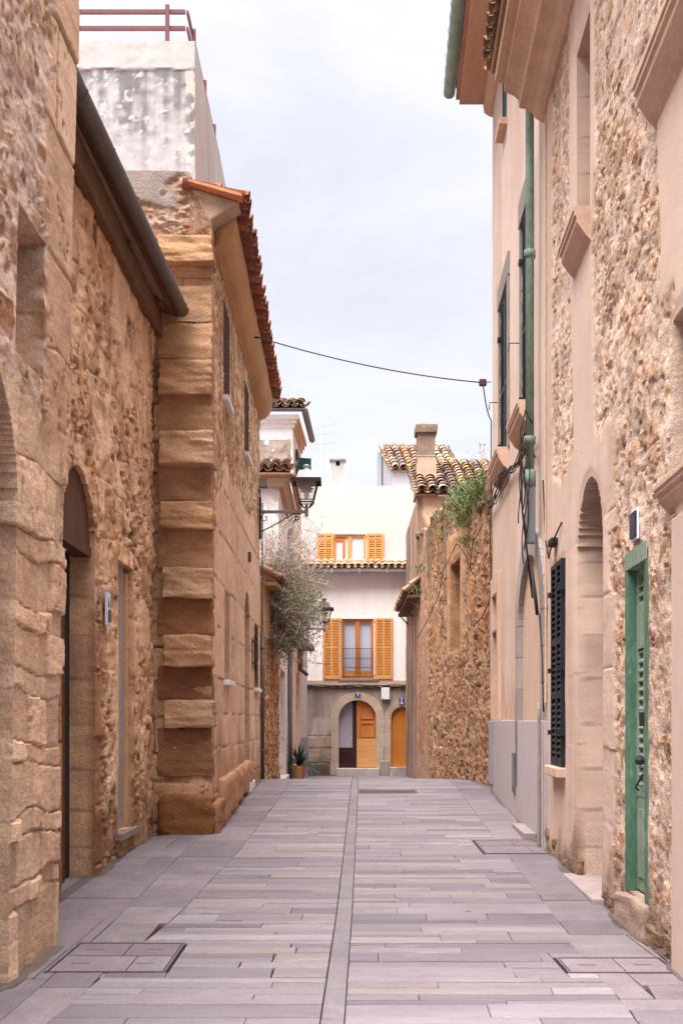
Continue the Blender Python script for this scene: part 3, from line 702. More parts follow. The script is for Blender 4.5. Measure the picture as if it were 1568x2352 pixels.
# side wall facing down the street
_sd = f_ashlar(Q0, Q1, rowset(-.6, 9, .28, .5, 17), .9, 61, joint=.01, jd=.02, off=.012, rough=.014, cj=Q1, pit=.012)
_su = f_rubble([lin(196, 152, 120, .8), lin(176, 130, 96, .8), lin(206, 172, 146, .8), lin(164, 122, 92, .8)], lin(190, 160, 142, .78), .34, .16, 65, depth=.05, expose=.42, rough=.018)
def f_s2(U, V):
    h, c = _sd(U, V); h2, c2 = _su(U, V); k = sstep(6.85, 7.05, V); h = h * (1 - k) + h2 * k
    c = c * (1 - k)[..., None] + c2 * k[..., None]
    e = sstep(.52, .6, fbm(U * 1.6, V * 2, 4, 12) + .6 * (V - 8.0) + .12 * (U + 2.4)) * sstep(7.4, 7.6, V); h = h * (1 - e) + .035 * e; c = mixc(c, lin(176, 160, 152, .72), e)
    return h, c
sheet('side_wall', FS2, -4.6, -1.575, -.2, 8.2, .025, .025, f_s2, 'stone', big, [], t=.25, body=2.9, top=lambda u: np.interp(u, [-5, -1.85, -1.575], [8.2, 8.17, 7.62]))
# quoins: long blocks standing proud of the corner
qz = [(825, 905), (990, 1068), (1150, 1213), (1305, 1372), (1460, 1530), (1608, 1672), (545, 603)]
for i, (a, b_) in enumerate(qz):
    z1, z0 = Z(a, 14.15), Z(b_, 14.15); q = MB()
    xl = X(371 + (i * 37 % 17) - 8, 14.15); xr = -1.575 + .006 + .01 * (i * 3 % 4)
    q.rough(((xl + xr) / 2, 14.30, (z0 + z1) / 2), ((xr - xl) / 2, .15 + .035 * (i * 2 % 5 % 4), (z1 - z0) / 2), .018, .030, 20, 100 + i, Q0 if i % 2 else lin(200, 156, 120, .8), freq=3.2, cvar=.16)
    mk('quoin', q, 'stone', big, smooth=True)
for i, (a, b_) in enumerate([(905, 990), (1068, 1150), (1213, 1305), (1372, 1460), (1530, 1608), (1672, 1785), (742, 825), (603, 640), (655, 738)]):
    z1, z0 = Z(a, 14.28), Z(b_, 14.28); q = MB(); xl, xr = X(362, 14.28), -1.575 + .006
    if i > 6: xl = X(392, 14.28)
    q.rough(((xl + xr) / 2, 14.38, (z0 + z1) / 2), ((xr - xl) / 2, .105, (z1 - z0) / 2 - .004), .014, .022, 20, 140 + i, ((lin(192, 148, 116, .78) if i < 3 else lin(164, 120, 88, .76)) if i < 6 else lin(206, 162, 126, .8)), freq=3)
    mk('quoin', q, 'stone', big, smooth=True)
q = MB(); q.rough((X(425, 14.1), 14.34, .26), (.33, .26, .34), .07, .045, 16, 170, lin(150, 100, 66, .75), freq=3); q.rough((-1.60, 14.6, .22), (.13, .45, .30), .06, .03, 12, 171, lin(176, 126, 90, .75)); mk('plinth', q, 'stone', big, smooth=True)
q = MB()
for k in range(5): q.rough((-1.585, 15.6 + k * .98, G(15.6 + k) + .27), (.10, .49, .30 - .02 * k), .06, .022, 10, 180 + k, lin(196, 148, 114, .8))
mk('footing', q, 'stone_fine', big, smooth=True)
# eave cornice and roof
prof = [(-.05, 7.38), (.0, 7.36)] + [(.02 + .235 * math.sin(a), 7.40 + .40 * (1 - math.cos(a))) for a in np.linspace(.05, 1.5, 9)] + [(.255, 7.80), (-.05, 7.80)]
cv = MB(); cv.extrude(FL2, prof, np.linspace(14.62, 23.05, 60), lin(206, 160, 116, .8), .022, 3); mk('cornice', cv, 'stone_fine', big, smooth=True)
rf = MB(); tiles(rf, (-1.195, 14.30, 7.80), (-.004, 1, 0), (-1, 0, .24), 40, 2, .2215, seed=3, pal=RED, seg=8, wob=.006, bare=.17)
rf.hexa([(-1.2, 14.12, 7.80), (-1.84, 14.12, 7.98), (-1.84, 14.32, 7.98), (-1.2, 14.32, 7.80), (-1.2, 14.12, 7.835), (-1.84, 14.12, 8.015), (-1.84, 14.32, 8.015), (-1.2, 14.32, 7.835)], lin(214, 146, 106, .75))
tiles(rf, (-1.84, 18.7, 7.955), (-.004, 1, 0), (-1, 0, .24), 20, 8, .2215, seed=4, pal=RED, seg=6, wob=.006); mk('roof', rf, 'tile', big)
b = MB(); b.hexa([(-1.60, 14.29, 7.58), (-1.40, 14.29, 7.70), (-1.40, 14.64, 7.70), (-1.60, 14.64, 7.58), (-1.84, 14.29, 7.985), (-1.24, 14.29, 7.805), (-1.24, 14.64, 7.805), (-1.84, 14.64, 7.985)], lin(206, 178, 158, .78)); mk('eave_block', b, 'stone', big, bevel=.02)
# windows of the quoined house
def lwin(op, o, fm, n, sillcol='white_paint', lab=None, two=True):
    b = MB(); b.fbox(FL2, op[0], op[1], op[2], op[3], -.26, -.2); w = mk('window', b, 'interior', big, label=lab)
    f = MB(); m = (op[0] + op[1]) / 2
    if two: shutter(f, FL2, op[0] + .01, m - .005, op[2] + .01, op[3] - .01, o, .04, n, .05); mk('shutter', f, fm, w); f = MB(); shutter(f, FL2, m + .005, op[1] - .01, op[2] + .01, op[3] - .01, o, .04, n, .05)
    else: shutter(f, FL2, op[0] + .01, op[1] - .01, op[2] + .01, op[3] - .01, o, .04, n, .05)
    mk('shutter', f, fm, w)
    s = MB(); s.fbox(FL2, op[0] - .04, op[1] + .04, op[2] - .07, op[2], -.05, .07); mk('sill', s, sillcol, w, bevel=.008)
    return w
lwin(o_u1, -.03, 'brown_wood', 22); lwin(o_u2, -.03, 'brown_wood', 20)
w = lwin(o_l2, -.04, 'brown_wood', 20)
# lattice window
b = MB(); b.fbox(FL2, o_l1[0], o_l1[1], o_l1[2], o_l1[3], -.26, -.2); w = mk('window', b, 'interior', big, label='lower window with a brown lattice')
f = MB(); f.fbox(FL2, o_l1[0], o_l1[0] + .05, o_l1[2], o_l1[3], -.1, -.03); f.fbox(FL2, o_l1[1] - .05, o_l1[1], o_l1[2], o_l1[3], -.1, -.03); f.fbox(FL2, o_l1[0], o_l1[1], o_l1[3] - .08, o_l1[3], -.1, -.032)
for k in range(12):
    z = o_l1[2] + .05 + k * .1; f.fbox(FL2, o_l1[0], o_l1[1], z, z + .035, -.075, -.05)
for k in range(8):
    u = o_l1[0] + .03 + k * .09; f.fbox(FL2, u, u + .035, o_l1[2], o_l1[3], -.095, -.074)
mk('lattice', f, 'brown_wood', w); s = MB(); s.fbox(FL2, o_l1[0] - .05, o_l1[1] + .05, o_l1[2] - .07, o_l1[2], -.05, .08); mk('sill', s, 'white_paint', w, bevel=.008)
b = MB(); b.fbox(FL2, o_s[0], o_s[1], o_s[2], o_s[3], -.2, -.1); w = mk('window', b, 'interior', big, label='very small barred window')
f = MB()
for k in range(4): f.tube([FL2.P(o_s[0] + .05 + k * .1, o_s[2] - .04, .05), FL2.P(o_s[0] + .05 + k * .1, o_s[3] + .04, .05)], .012)
for z in (2.5, 2.88): f.fbox(FL2, o_s[0] - .05, o_s[1] + .05, z, z + .03, .03, .07)
mk('bars', f, 'iron', w)
b = MB(); archpanel(b, FL2, o_ad[0] - .02, o_ad[1] + .02, 0, o_ad[3], .54, -.24, .05); dd = mk('door', b, 'brown_wood', big)
b = MB(); b.fbox(FL2, 19.2, 20.3, G(19.5) - .1, G(19.5) + .14, -.2, .10); mk('step', b, 'white_paint', big, bevel=.01)
b = MB(); b.fbox(FL2, 19.15, 19.45, G(19.3) - .1, G(19.3) + .3, .0, .09, lin(214, 200, 196, .8)); mk('guard_stone', b, 'stone_fine', big, bevel=.02)
b = MB(); b.fbox(FL2, 19.95, 20.05, 4.2, 4.36, .0, .05); mk('vent', b, 'rail_brown', big)
b = MB(); b.tube([FL2.P(22.93, 5.75, .05), FL2.P(22.93, 3.2, .045)], .014); b.tube([FL2.P(22.93, 3.25, .055), FL2.P(22.93, .3, .055)], .038, 8)
for z in (.9, 1.9, 2.9): b.tube([FL2.P(22.93, z, .055), FL2.P(22.93, z + .04, .055)], .046, 8)
mk('drainpipe', b, 'zinc', big, smooth=True)

# ------------------------------------------------------------------ LEFT: rooftop room above the quoined house
FT = FX(14.34)
tw = thing('rooftop_room', 'stained white rooftop block above the quoined house with a brown railing', 'rooftop room', (-3, 16.4, 8.2))
def f_tw(U, V):
    a = fbm(U * 1.6, V * 1.1, 5, 71); s_ = fbm(U * 15, V * .55, 5, 72); sp = fbm(U * 12, V * 12, 5, 73)
    grey = sstep(.34, .74, .25 * a + .5 * s_ + .55 * (sp - .5) + .08 + .26 * np.clip((V - 8.6), -.2, .85))
    C = mixc(lin(212, 206, 208, .72), lin(150, 144, 144, .68), grey); C = mixc(C, lin(146, 138, 136, .7), sstep(.54, .66, .5 * sp + .5 * s_) * .6)
    C = mixc(C, lin(222, 218, 222, .74), sstep(.66, .70, fbm(U * 16 + 3, V * 16, 4, 74)) * .9); C = mixc(C, lin(214, 208, 210, .72), sstep(.5, .7, a + .9 * (8.55 - V)) * .6)
    C = C * .9
    band = sstep(9.435, 9.445, V + .012 * (fbm(U * 9, V * 0, 2, 5) - .5)); C = mixc(C, lin(226, 219, 216, .60), band)
    low_ = sstep(8.34, 8.22, V); 
    return .012 * (sp - .5) + .015 * band, C
sheet('wall', FT, -4.8, -1.785, 8.12, 9.78, .025, .02, f_tw, 'plaster', tw, [], t=.12, body=0)
FT2 = FY(-1.785, 14.34, 0, 1)
sheet('side_wall', FT2, 14.34, 18.62, 7.8, 9.78, .05, .04, f_plaster(lin(222, 208, 200, .66), lin(206, 190, 180, .62), .006, 75), 'plaster', tw, [], t=.12, body=2.9)
b = MB(); b.box(-4.8, -1.79, 14.36, 18.6, 9.70, 9.775, lin(200, 190, 186, .8)); mk('roof_slab', b, 'plaster', tw)
b = MB(); zz = (10.30, 10.095); xr, yf = -1.925, 14.6
for z in zz:
    b.box(-4.7, xr - .012, yf - .02, yf + .02, z - .022, z + .022); b.box(xr - .0, xr + .03, yf - .0, 18.4, z - .022, z + .022)
for x in (-2.18, -3.3, -4.4): b.box(x, x + .05, yf - .045, yf - .015, 9.77, 10.37)
for Y in (15.0, 16.2, 17.4): b.box(xr + .02, xr + .065, Y, Y + .045, 9.77, 10.33)
mk('railing', b, 'rail_brown', tw)
# ================================================================== RIGHT: rubble house with cornice and portal
FR = FY(2.295, 13.3, .04, -1)
rub = thing('rubble_house', 'nearest house on the right, pale mortared rubble with a moulded cornice and tall portal', 'house', (2.3, 9.5, .03))
PL = lin(228, 200, 184, .8); PL2 = lin(212, 180, 162, .78)
def pm(U, V):
    n = .55 * (fbm(U * 1.6, V * 1.1, 4, 91) - .5); w = np.zeros(U.shape)
    def reg(d): return sstep(-.05, .05, d)
    w = np.maximum(w, reg(np.minimum(U - 9.35 + .25 * np.floor(2 * _h(np.floor(V / .5), V * 0, 6)) , 4.0 + 1.1 * sstep(11.4, 9.9, U) * sstep(9.9, 10.4, U) - V) + n))
    w = np.maximum(w, reg(np.minimum(np.minimum(U - 10.0 - .1 * (V - 4), 11.25 - U + .12 * (V - 5)), 5.85 - V) + n * .4))
    w = np.maximum(w, reg(np.minimum(U - 10.1, 11.35 - U) + .06 - .5 * np.abs(V - 6.9) * 0 + np.minimum(0, V - 5.8) + n * .12))
    w = np.maximum(w, reg(np.minimum(7.2 - U, 5.05 - V) + n * .15))
    w = np.maximum(w, reg(np.minimum(np.minimum(7.62 - U, U - 6.9), np.minimum(V - 4.2, 5.5 - V)) + n * .4))
    w = np.maximum(w, reg(U - 12.62))
    return np.clip(w, 0, 1)
_rr = f_rubble([lin(220, 184, 156, .84), lin(210, 172, 144, .84), lin(226, 194, 170, .85), lin(210, 166, 132, .82), lin(196, 160, 140, .82)], lin(230, 202, 184, .85), .25, .14, 95,
               depth=.016, expose=.60, rough=.016, flat=2.6)
_rp = f_plaster(PL, PL2, .008, 97)
_rj = f_ashlar(PL, PL2, rowset(-.5, 9, .42, .66, 5), 1.3, 99, joint=.006, jd=.01, off=.006, rough=.006, cj=PL2, warp=.02, tone=.14)
def f_r1(U, V):
    h, c = _rr(U, V); h2, c2 = _rp(U, V); h3, c3 = _rj(U, V)
    j = sstep(9.0, 9.1, U) * (1 - sstep(11.45, 11.5, U)) * (1 - sstep(3.2, 3.6, V)) * (1 - .8 * sstep(10.98, 11.02, U)); h2 = h2 * (1 - j) + h3 * j; c2 = c2 * (1 - j)[..., None] + c3 * j[..., None]
    w = pm(U, V); h = h * (1 - w) + (h2 + .016) * w; c = c * (1 - w)[..., None] + c2 * w[..., None]
    d = sstep(.3, .8, .95 - V * 1.25 + .9 * (fbm(U * 2.2, V * 2, 4, 19) - .5)); c = mixc(c, lin(132, 104, 82, .7), d * .75)
    mo = sstep(.55, .75, .85 - V * 2.4 + .8 * (fbm(U * 4, V * 3, 4, 29) - .5)) * sstep(9.0, 9.6, U); c = mixc(c, lin(104, 98, 58, .7), mo * .6)
    wd = sstep(.45, .8, .9 - np.abs(V - 1.6) * .28 + .8 * (fbm(U * 2.2, V * 1.6, 4, 31) - .5)) * (1 - w); c = mixc(c, c * np.array([.84, .78, .74]), wd * .5)
    h = h + .03 * d * fbm(U * 6, V * 6, 3, 33)
    return h, c, 1 - .78 * w * (1 - .7 * d)
w1 = (10.28, 11.0, 5.96, 7.72); w2 = (6.6, 7.62, 5.68, 7.6); po = (9.66, 10.98, -.4, 2.97, .66); gd = (8.0, 8.70, .25, 2.66); sw_ = (11.72, 12.42, 1.03, 3.12); nw = (6.4, 7.30, 2.98, 3.98)
sheet('wall', FR, 5.4, 12.93, -.3, 8.34, .028, .02, f_r1, 'stone', rub, [w1, w2, po, gd, sw_, nw], t=.40, body=4.)
cp = [(-.02, 8.26), (.04, 8.27), (.10, 8.31), (.15, 8.38), (.22, 8.42), (.29, 8.43), (.30, 8.52), (.34, 8.56), (.42, 8.60), (.46, 8.61), (.46, 8.70), (.56, 8.72), (.56, 8.84), (-.02, 8.84)]
b = MB(); b.extrude(FR, cp, np.linspace(5.2, 13.3, 60), lin(204, 164, 138, .82), .006, 4); mk('cornice', b, 'trim', rub)
b = MB(); tiles(b, FR.P(5.2, 8.87, .64), (.04, 1, 0), (1, 0, .28), 37, 5, .22, seed=8, pal=OLD, seg=6); mk('roof', b, 'tile', rub)
def sill_m(F, u0, u1, z, parent, d=.17, k=1., m='trim'):
    b = MB(); P_ = [(-.02, z), (d, z), (d, z - .045 * k), (d - .012, z - .047 * k), (d - .012, z - .085 * k), (d - .03, z - .09 * k), (d - .035, z - .14 * k), (d - .075, z - .20 * k), (d - .11, z - .25 * k), (.012, z - .30 * k), (-.02, z - .31 * k)]
    b.extrude(F, P_, [u0, u1]); return mk('sill', b, m, parent, bevel=.004)
for op, lab in ((w1, 'tall blank upper window beside the downpipe'), (w2, 'upper window at the frame edge')):
    b = MB(); b.fbox(FR, op[0] - .05, op[1] + .05, op[2] - .05, op[3] + .05, -.42, -.36, lin(150, 116, 96, .7)); w = mk('window', b, 'plaster', rub, label=lab)
    f = MB(); f.fbox(FR, op[0], op[0] + .06, op[2], op[3], -.36, -.28); f.fbox(FR, op[1] - .06, op[1], op[2], op[3], -.36, -.28); f.fbox(FR, op[0], op[1], op[3] - .06, op[3], -.36, -.282); mk('frame', f, 'brown_wood', w)
    sill_m(FR, op[0] - .10, op[1] + .10, op[2], w)
b = MB(); b.fbox(FR, nw[0], nw[1], nw[2], nw[3], -.42, -.3); w = mk('window', b, 'interior', rub, label='low window at the frame edge'); sill_m(FR, 6.2, 7.42, 2.97, w, .10, .7)
b = MB(); b.fbox(FR, 5.4, 7.12, G(7) - .3, 2.72, .0, .055, lin(224, 196, 182, .76)); mk('pilaster', b, 'plaster', rub, bevel=.012)
b = MB(); archpanel(b, FR, po[0] - .03, po[1] + .03, 0, po[3], .7, -.37, .05); mk('door', b, 'dark_wood', rub, label='shaded door inside the tall portal')
b = MB(); b.fbox(FR, 9.5, 11.1, -.1, G(10.3) + .03, -.35, .12, lin(178, 160, 156, .8)); mk('step', b, 'granite', rub, bevel=.012)
# black louvred shutter
b = MB(); b.fbox(FR, sw_[0], sw_[1], sw_[2], sw_[3], -.2, -.1); w = mk('window', b, 'interior', rub, label='ground floor window with closed black shutters')
f = MB(); m_ = (sw_[0] + sw_[1]) / 2
shutter(f, FR, sw_[0] - .02, m_ - .004, sw_[2], sw_[3], .0, .05, 34, .05, (1.75, 2.3)); mk('shutter', f, 'black_shutter', w); f = MB(); shutter(f, FR, m_ + .004, sw_[1] + .02, sw_[2], sw_[3], .0, .05, 34, .05, (1.75, 2.3))
for z in (1.35, 2.0, 2.8):
    f.fbox(FR, sw_[0] - .07, sw_[0] + .02, z, z + .05, .03, .075); f.fbox(FR, sw_[1] - .02, sw_[1] + .08, z, z + .05, .03, .075)
mk('shutter', f, 'black_shutter', w)
s = MB(); s.fbox(FR, sw_[0] - .1, sw_[1] + .08, 0.93, 1.03, -.05, .11); mk('sill', s, 'trim', w, bevel=.012)
# green door
b = MB(); b.fbox(FR, gd[1] - .07, gd[1] + .015, gd[2], gd[3] + .02, -.28, .012); b.fbox(FR, gd[0] - .015, gd[0] + .06, gd[2], gd[3] + .02, -.28, .012); dr_ = mk('door', b, 'green_door', rub, label='narrow green door with louvres', bevel=.004)
b = MB(); b.fbox(FR, gd[0] - .015, gd[1] + .015, gd[3] - .06, gd[3] + .07, -.2, .016); mk('lintel', b, 'green_pale', dr_, bevel=.004)
f = MB(); m_ = (gd[0] + gd[1]) / 2
for a, c in ((gd[0] + .06, m_ - .003), (m_ + .003, gd[1] - .07)):
    shutter(f, FR, a, c, .95, gd[3] - .06, -.10, .045, 24, .05, (1.55,)); f.fbox(FR, a, c, gd[2] + .02, .95, -.10, -.06); f.fbox(FR, a + .05, c - .05, gd[2] + .12, .86, -.06, -.05); mk('door_leaf', f, 'green_pale', dr_); f = MB()
f = MB(); f.fbox(FR, gd[0] + .05, gd[1] - .06, gd[2], gd[3] - .05, -.30, -.2); mk('dark_gap', f, 'interior', dr_)
f = MB(); f.fbox(FR, m_ + .03, gd[1] - .12, 2.02, 2.34, -.056, -.05); mk('paper_notice', f, 'green_pale', dr_)
f = MB(); f.fbox(FR, m_ - .03, m_ + .03, 1.46, 1.56, -.055, -.02); mk('latch', f, 'iron', dr_); f = MB(); f.lathe(FR.P(m_, 1.18, -.02), [(0, 0), (.03, .01), (.035, .04), (.02, .07), (0, .08)], 10); f.tube([FR.P(m_, 1.12, -.04), FR.P(m_ + .05, 1.02, .0), FR.P(m_ + .1, 1.0, -.03)], .008); mk('lock', f, 'iron', dr_)
b = MB(); b.rough(FR.P(8.34, .10, -.02), (.10, .40, .14), .03, .025, 12, 7, lin(178, 152, 136, .72)); mk('threshold', b, 'stone_fine', rub, smooth=True)
for k, (Y, h, r_) in enumerate(((11.3, .30, .06), (12.0, .36, .05), (12.75, .40, .06), (8.95, .26, .05), (9.25, .34, .05), (7.7, .24, .05))):
    b = MB(); b.rough(FR.P(Y, G(Y) + h * .2, -.01), (.035, .34 + .08 * (k % 2), h * .36), .03, .035, 14, 300 + k, lin(160, 128, 102, .72), freq=6); mk('footing', b, 'stone', rub, smooth=True)
t = thing('number_plate', 'dark blue plate over the green louvred door', 'number plate', FR.P(8.35, 2.80, .03), 'house number plates')
b = MB(); b.fbox(FR, 8.27, 8.45, 2.80, 2.98, .02, .036); mk('plate', b, 'navy', t, bevel=.004); b = MB(); b.fbox(FR, 8.25, 8.47, 2.78, 3.0, .008, .02); mk('backing', b, 'white_enamel', t)

# ------------------------------------------------------------------ RIGHT: tall plastered house
pls = thing('plastered_house', 'tall smooth pink plastered house with dark shutters and a green downpipe', 'house', (2.5, 16.6, .2))
PK, PK2 = lin(230, 204, 188, .8), lin(218, 188, 170, .78)
uA = (14.5, 15.6, 5.42, 8.05); uB = (17.32, 18.62, 5.5, 8.0); uT = (17.6, 18.05, 10.5, 11.35); ad = (13.36, 15.68, -.3, 2.75, .80); lw = (18.72, 19.62, 1.52, 3.55)
sheet('wall', FR, 12.95, 20.0, -.3, 12.0, .05, .045, f_plaster(PK, PK2, .010, 111, base=(1.9, lin(206, 164, 138, .8))), 'plaster', pls, [uA, uB, uT, ad, lw], t=.3, body=4.)
b = MB(); b.fbox(FR, 13.34, 20.0, 11.98, 12.06, -.1, .56, lin(208, 166, 140, .82)); b.extrude(FR, [(-.02, 11.76), (.06, 11.78), (.14, 11.84), (.16, 11.98), (-.02, 11.98)], [13.34, 20.0], lin(214, 176, 150, .82)); b.fbox(FR, 13.34, 20.0, 12.06, 12.14, -.1, .62, lin(190, 146, 120, .8)); mk('eave', b, 'stone_fine', pls)
b = MB(); gutter(b, FR.P(13.3, 12.22, .73), FR.P(20.05, 12.20, .73), .10, n=10)
for k in range(18):
    Y = 13.6 + k * .36; gutter(b, FR.P(Y, 12.22, .73), FR.P(Y + .03, 12.22, .73), .108, n=10); b.tube([FR.P(Y + .015, 12.22, .83), FR.P(Y + .015, 12.27, .84), FR.P(Y + .015, 12.31, .80)], .006, 4)
mk('gutter', b, 'gutter_green', pls)
b = MB(); tiles(b, FR.P(13.3, 12.22, .66), (.04, 1, 0), (1, 0, .28), 30, 5, .22, seed=9, pal=OLD, seg=5); mk('roof', b, 'tile', pls)
def pwin(op, lab, sm, lintel=True, frame=True, d=.14):
    b = MB(); b.fbox(FR, op[0], op[1], op[2], op[3], -.25, -.15); w = mk('window', b, 'interior', pls, label=lab)
    f = MB(); m_ = (op[0] + op[1]) / 2; n = int((op[3] - op[2]) / .062)
    shutter(f, FR, op[0] + .02, m_ - .004, op[2] + .01, op[3] - .01, -.05, .045, n, .06, (op[2] + (op[3] - op[2]) * .45,)); mk('shutter', f, sm, w); f = MB(); shutter(f, FR, m_ + .004, op[1] - .02, op[2] + .01, op[3] - .01, -.05, .045, n, .06, (op[2] + (op[3] - op[2]) * .45,))
    for z in (op[2] + .3, op[3] - .5):
        f.fbox(FR, op[1] - .04, op[1] + .07, z, z + .06, -.01, .04)
    mk('shutter', f, sm, w)
    f = MB(); z = op[2] + (op[3] - op[2]) * .42
    f.tube([FR.P(op[1] + .05, z, .0), FR.P(op[1] + .05, z, .16), FR.P(op[1] + .05, z - .12, .17)], .008, 5); mk('shutter_stay', f, 'iron', w)
    if lintel:
        f = MB(); f.fbox(FR, op[0] - .22, op[1] + .12, op[3], op[3] + .34, -.05, .035); f.fbox(FR, op[0] - .2, op[0], op[2], op[3], -.05, .03)
        f.fbox(FR, op[1], op[1] + .1, op[2], op[3], -.05, .025); mk('frame', f, 'trim_grey', w, bevel=.006)
    sill_m(FR, op[0] - .16, op[1] + .08, op[2], w, .20, 1.1, 'trim')
    return w
pwin(uA, 'tall dark shuttered window beside the downpipe', 'black_shutter'); pwin(uB, 'tall dark shuttered window near the far corner', 'black_shutter')
b = MB(); b.fbox(FR, uT[0], uT[1], uT[2], uT[3], -.25, -.15); w = mk('window', b, 'interior', pls, label='small green shuttered top window'); f = MB(); shutter(f, FR, uT[0], uT[1], uT[2], uT[3], -.02, .04, 14, .05); mk('shutter', f, 'green_shutter', w)
f = MB(); f.fbox(FR, uT[0] - .08, uT[1] + .08, uT[2] - .10, uT[2], -.03, .12); mk('sill', f, 'trim', w, bevel=.006)
# blocked arch
b = MB(); voussoirs(b, FR, ad[0], ad[1], 1.5, ad[3], ad[4], .32, -.25, .045, 9, 3, lin(176, 164, 160, .74), .12, 5, .32); mk('arch_surround', b, 'stone_fine', pls, bevel=.006)
b = MB(); archpanel(b, FR, ad[0], ad[1], -.1, ad[3], ad[4], -.025, .08, 20, lin(218, 186, 164, .76)); mk('arch_infill', b, 'plaster', pls)
b = MB(); b.fbox(FR, 12.97, 20.0, -.3, 1.5, .002, .05, lin(192, 180, 182, .8)); mk('base_panel', b, 'plaster', pls, bevel=.008)
b = MB(); b.fbox(FR, 12.98, 13.2, -.3, 1.49, .052, .085, lin(186, 176, 180, .8)); mk('base_pier', b, 'plaster', pls, bevel=.006); b = MB(); b.fbox(FR, 19.3, 19.9, .45, 1.49, .052, .075, lin(170, 162, 170, .8)); mk('base_pier', b, 'plaster', pls, bevel=.006)
b = MB(); b.fbox(FR, 15.85, 16.12, .52, 1.06, .05, .075); bx = mk('utility_box', b, 'slate_frame', pls, bevel=.004); b = MB(); b.fbox(FR, 15.89, 16.08, .60, 1.02, .075, .082); mk('box_door', b, 'meter', bx)
b = MB(); b.fbox(FR, 15.70, 15.73, .62, 1.5, .05, .07); mk('conduit', b, 'slate_frame', pls)
b = MB(); b.fbox(FR, 13.62, 14.9, -.1, G(14) + .07, .05, .20, lin(176, 162, 160, .66)); mk('step', b, 'granite', pls, bevel=.015)
b = MB(); b.fbox(FR, lw[0], lw[1], lw[2], lw[3], -.25, -.12); w = mk('window', b, 'panel_grey', pls, label='ground floor window in a stone frame')
f = MB(); f.fbox(FR, lw[0] - .3, lw[0], 1.51, lw[3] + .3, -.08, .05); f.fbox(FR, lw[1], lw[1] + .22, 1.51, lw[3] + .3, -.08, .05); f.fbox(FR, lw[0], lw[1], lw[3], lw[3] + .3, -.08, .05); mk('frame', f, 'trim', w, bevel=.006)
f = MB(); f.hexa([FR.P(lw[0] - .1, lw[3] - .15, -.1), FR.P(lw[1] + .1, lw[3] - .15, -.1), FR.P(lw[1] + .1, lw[3] - .62, .03), FR.P(lw[0] - .1, lw[3] - .62, .03), FR.P(lw[0] - .1, lw[3] - .12, -.1), FR.P(lw[1] + .1, lw[3] - .12, -.1), FR.P(lw[1] + .1, lw[3] - .58, .04), FR.P(lw[0] - .1, lw[3] - .58, .04)]); mk('lintel_underside_panel', f, 'panel_grey', w)  # sloped panel added in place of the lintel's dark underside
# green downpipe
b = MB(); dx = .13; b.tube([FR.P(13.62, 11.9, .35), FR.P(13.62, 11.6, dx), FR.P(13.62, 8.0, dx), FR.P(13.62, 4.35, dx)], .05, 12)
for z in (10.2, 6.86, 4.7): b.tube([FR.P(13.62, z, dx), FR.P(13.62, z + .09, dx)], .066, 12)
b.tube([FR.P(13.62, 4.4, dx), FR.P(13.62, 4.2, dx)], .07, 12)
dp = mk('downpipe', b, 'green_pipe', pls, smooth=True)
b = MB(); b.fbox(FR, 13.56, 13.68, 3.55, 4.2, .07, .18); mk('pipe_guard', b, 'meter', dp, bevel=.01)
b = MB(); b.tube([FR.P(12.99, z, .10 + .004 * math.sin(z * 9)) for z in np.linspace(0, 1.7, 12)], .02, 8); mk('ground_pipe', b, 'trim_grey', pls, smooth=True)
b = MB(); b.tube([FR.P(12.98, 8.2, .03), FR.P(12.98, 5.0, .03), FR.P(12.98, 1.7, .03)], .012, 6); mk('conduit', b, 'trim', pls)

# ------------------------------------------------------------------ RIGHT: rubble garden wall
F3 = FY(2.56, 20, -.0509, -1)
gw = thing('garden_wall', 'high brown rubble wall with a bricked-up window and grass on its crest', 'wall', (2.4, 25, .2))
_g3 = f_rubble([lin(194, 150, 118, .74), lin(180, 136, 106, .72), lin(204, 162, 130, .76), lin(170, 130, 102, .7), lin(188, 146, 116, .74)], lin(194, 156, 128, .74), .26, .12, 121, depth=.05, expose=.42, rough=.034, flat=1.6, dark=lin(96, 66, 46, .6))
_e3 = f_eroded(lin(200, 158, 126, .76), lin(172, 130, 100, .74), lin(108, 82, 64, .64), 128, .08)
def f_g3(U, V):
    h, c = _g3(U, V); he, ce_ = _e3(U, V); k_ = .5 + .35 * sstep(.4, .6, fbm(U * .7, V * .7, 3, 122)); h = h * (1 - k_) + he * k_; c = c * (1 - k_)[..., None] + ce_ * k_[..., None]; a = fbm(U * 1.2, V * .7, 4, 123)
    sm = sstep(28.2, 29.6, U + 2.4 * (a - .5)) ; h = h * (1 - .75 * sm); c = mixc(c, lin(204, 164, 138, .76), sm * (.35 + .5 * sstep(.35, .65, fbm(U * 3, V * .8, 4, 125))))
    fr = np.maximum(sstep(23.05, 23.15, U) * (1 - sstep(23.48, 23.56, U)), sstep(24.95, 25.05, U) * (1 - sstep(25.3, 25.4, U))) * sstep(2.6, 2.9, V) * (1 - sstep(5.3, 5.6, V))
    fr = np.maximum(fr, sstep(4.7, 4.75, V) * (1 - sstep(5.25, 5.45, V)) * sstep(23.1, 23.2, U) * (1 - sstep(25.2, 25.3, U)))
    h = h * (1 - .85 * fr) + .03 * fr; c = mixc(c, lin(214, 162, 122, .76), fr * .8)
    g_ = sstep(.52, .7, fbm(U * 1.6, V * .6, 4, 127) + .25 * (V - 5.2)); c = mixc(c, lin(112, 96, 74, .7), g_ * .6)
    lo_ = sstep(.5, .75, fbm(U * 2, V * .9, 4, 129)); c = mixc(c, lin(190, 126, 72, .74), lo_ * .45)
    return h, c
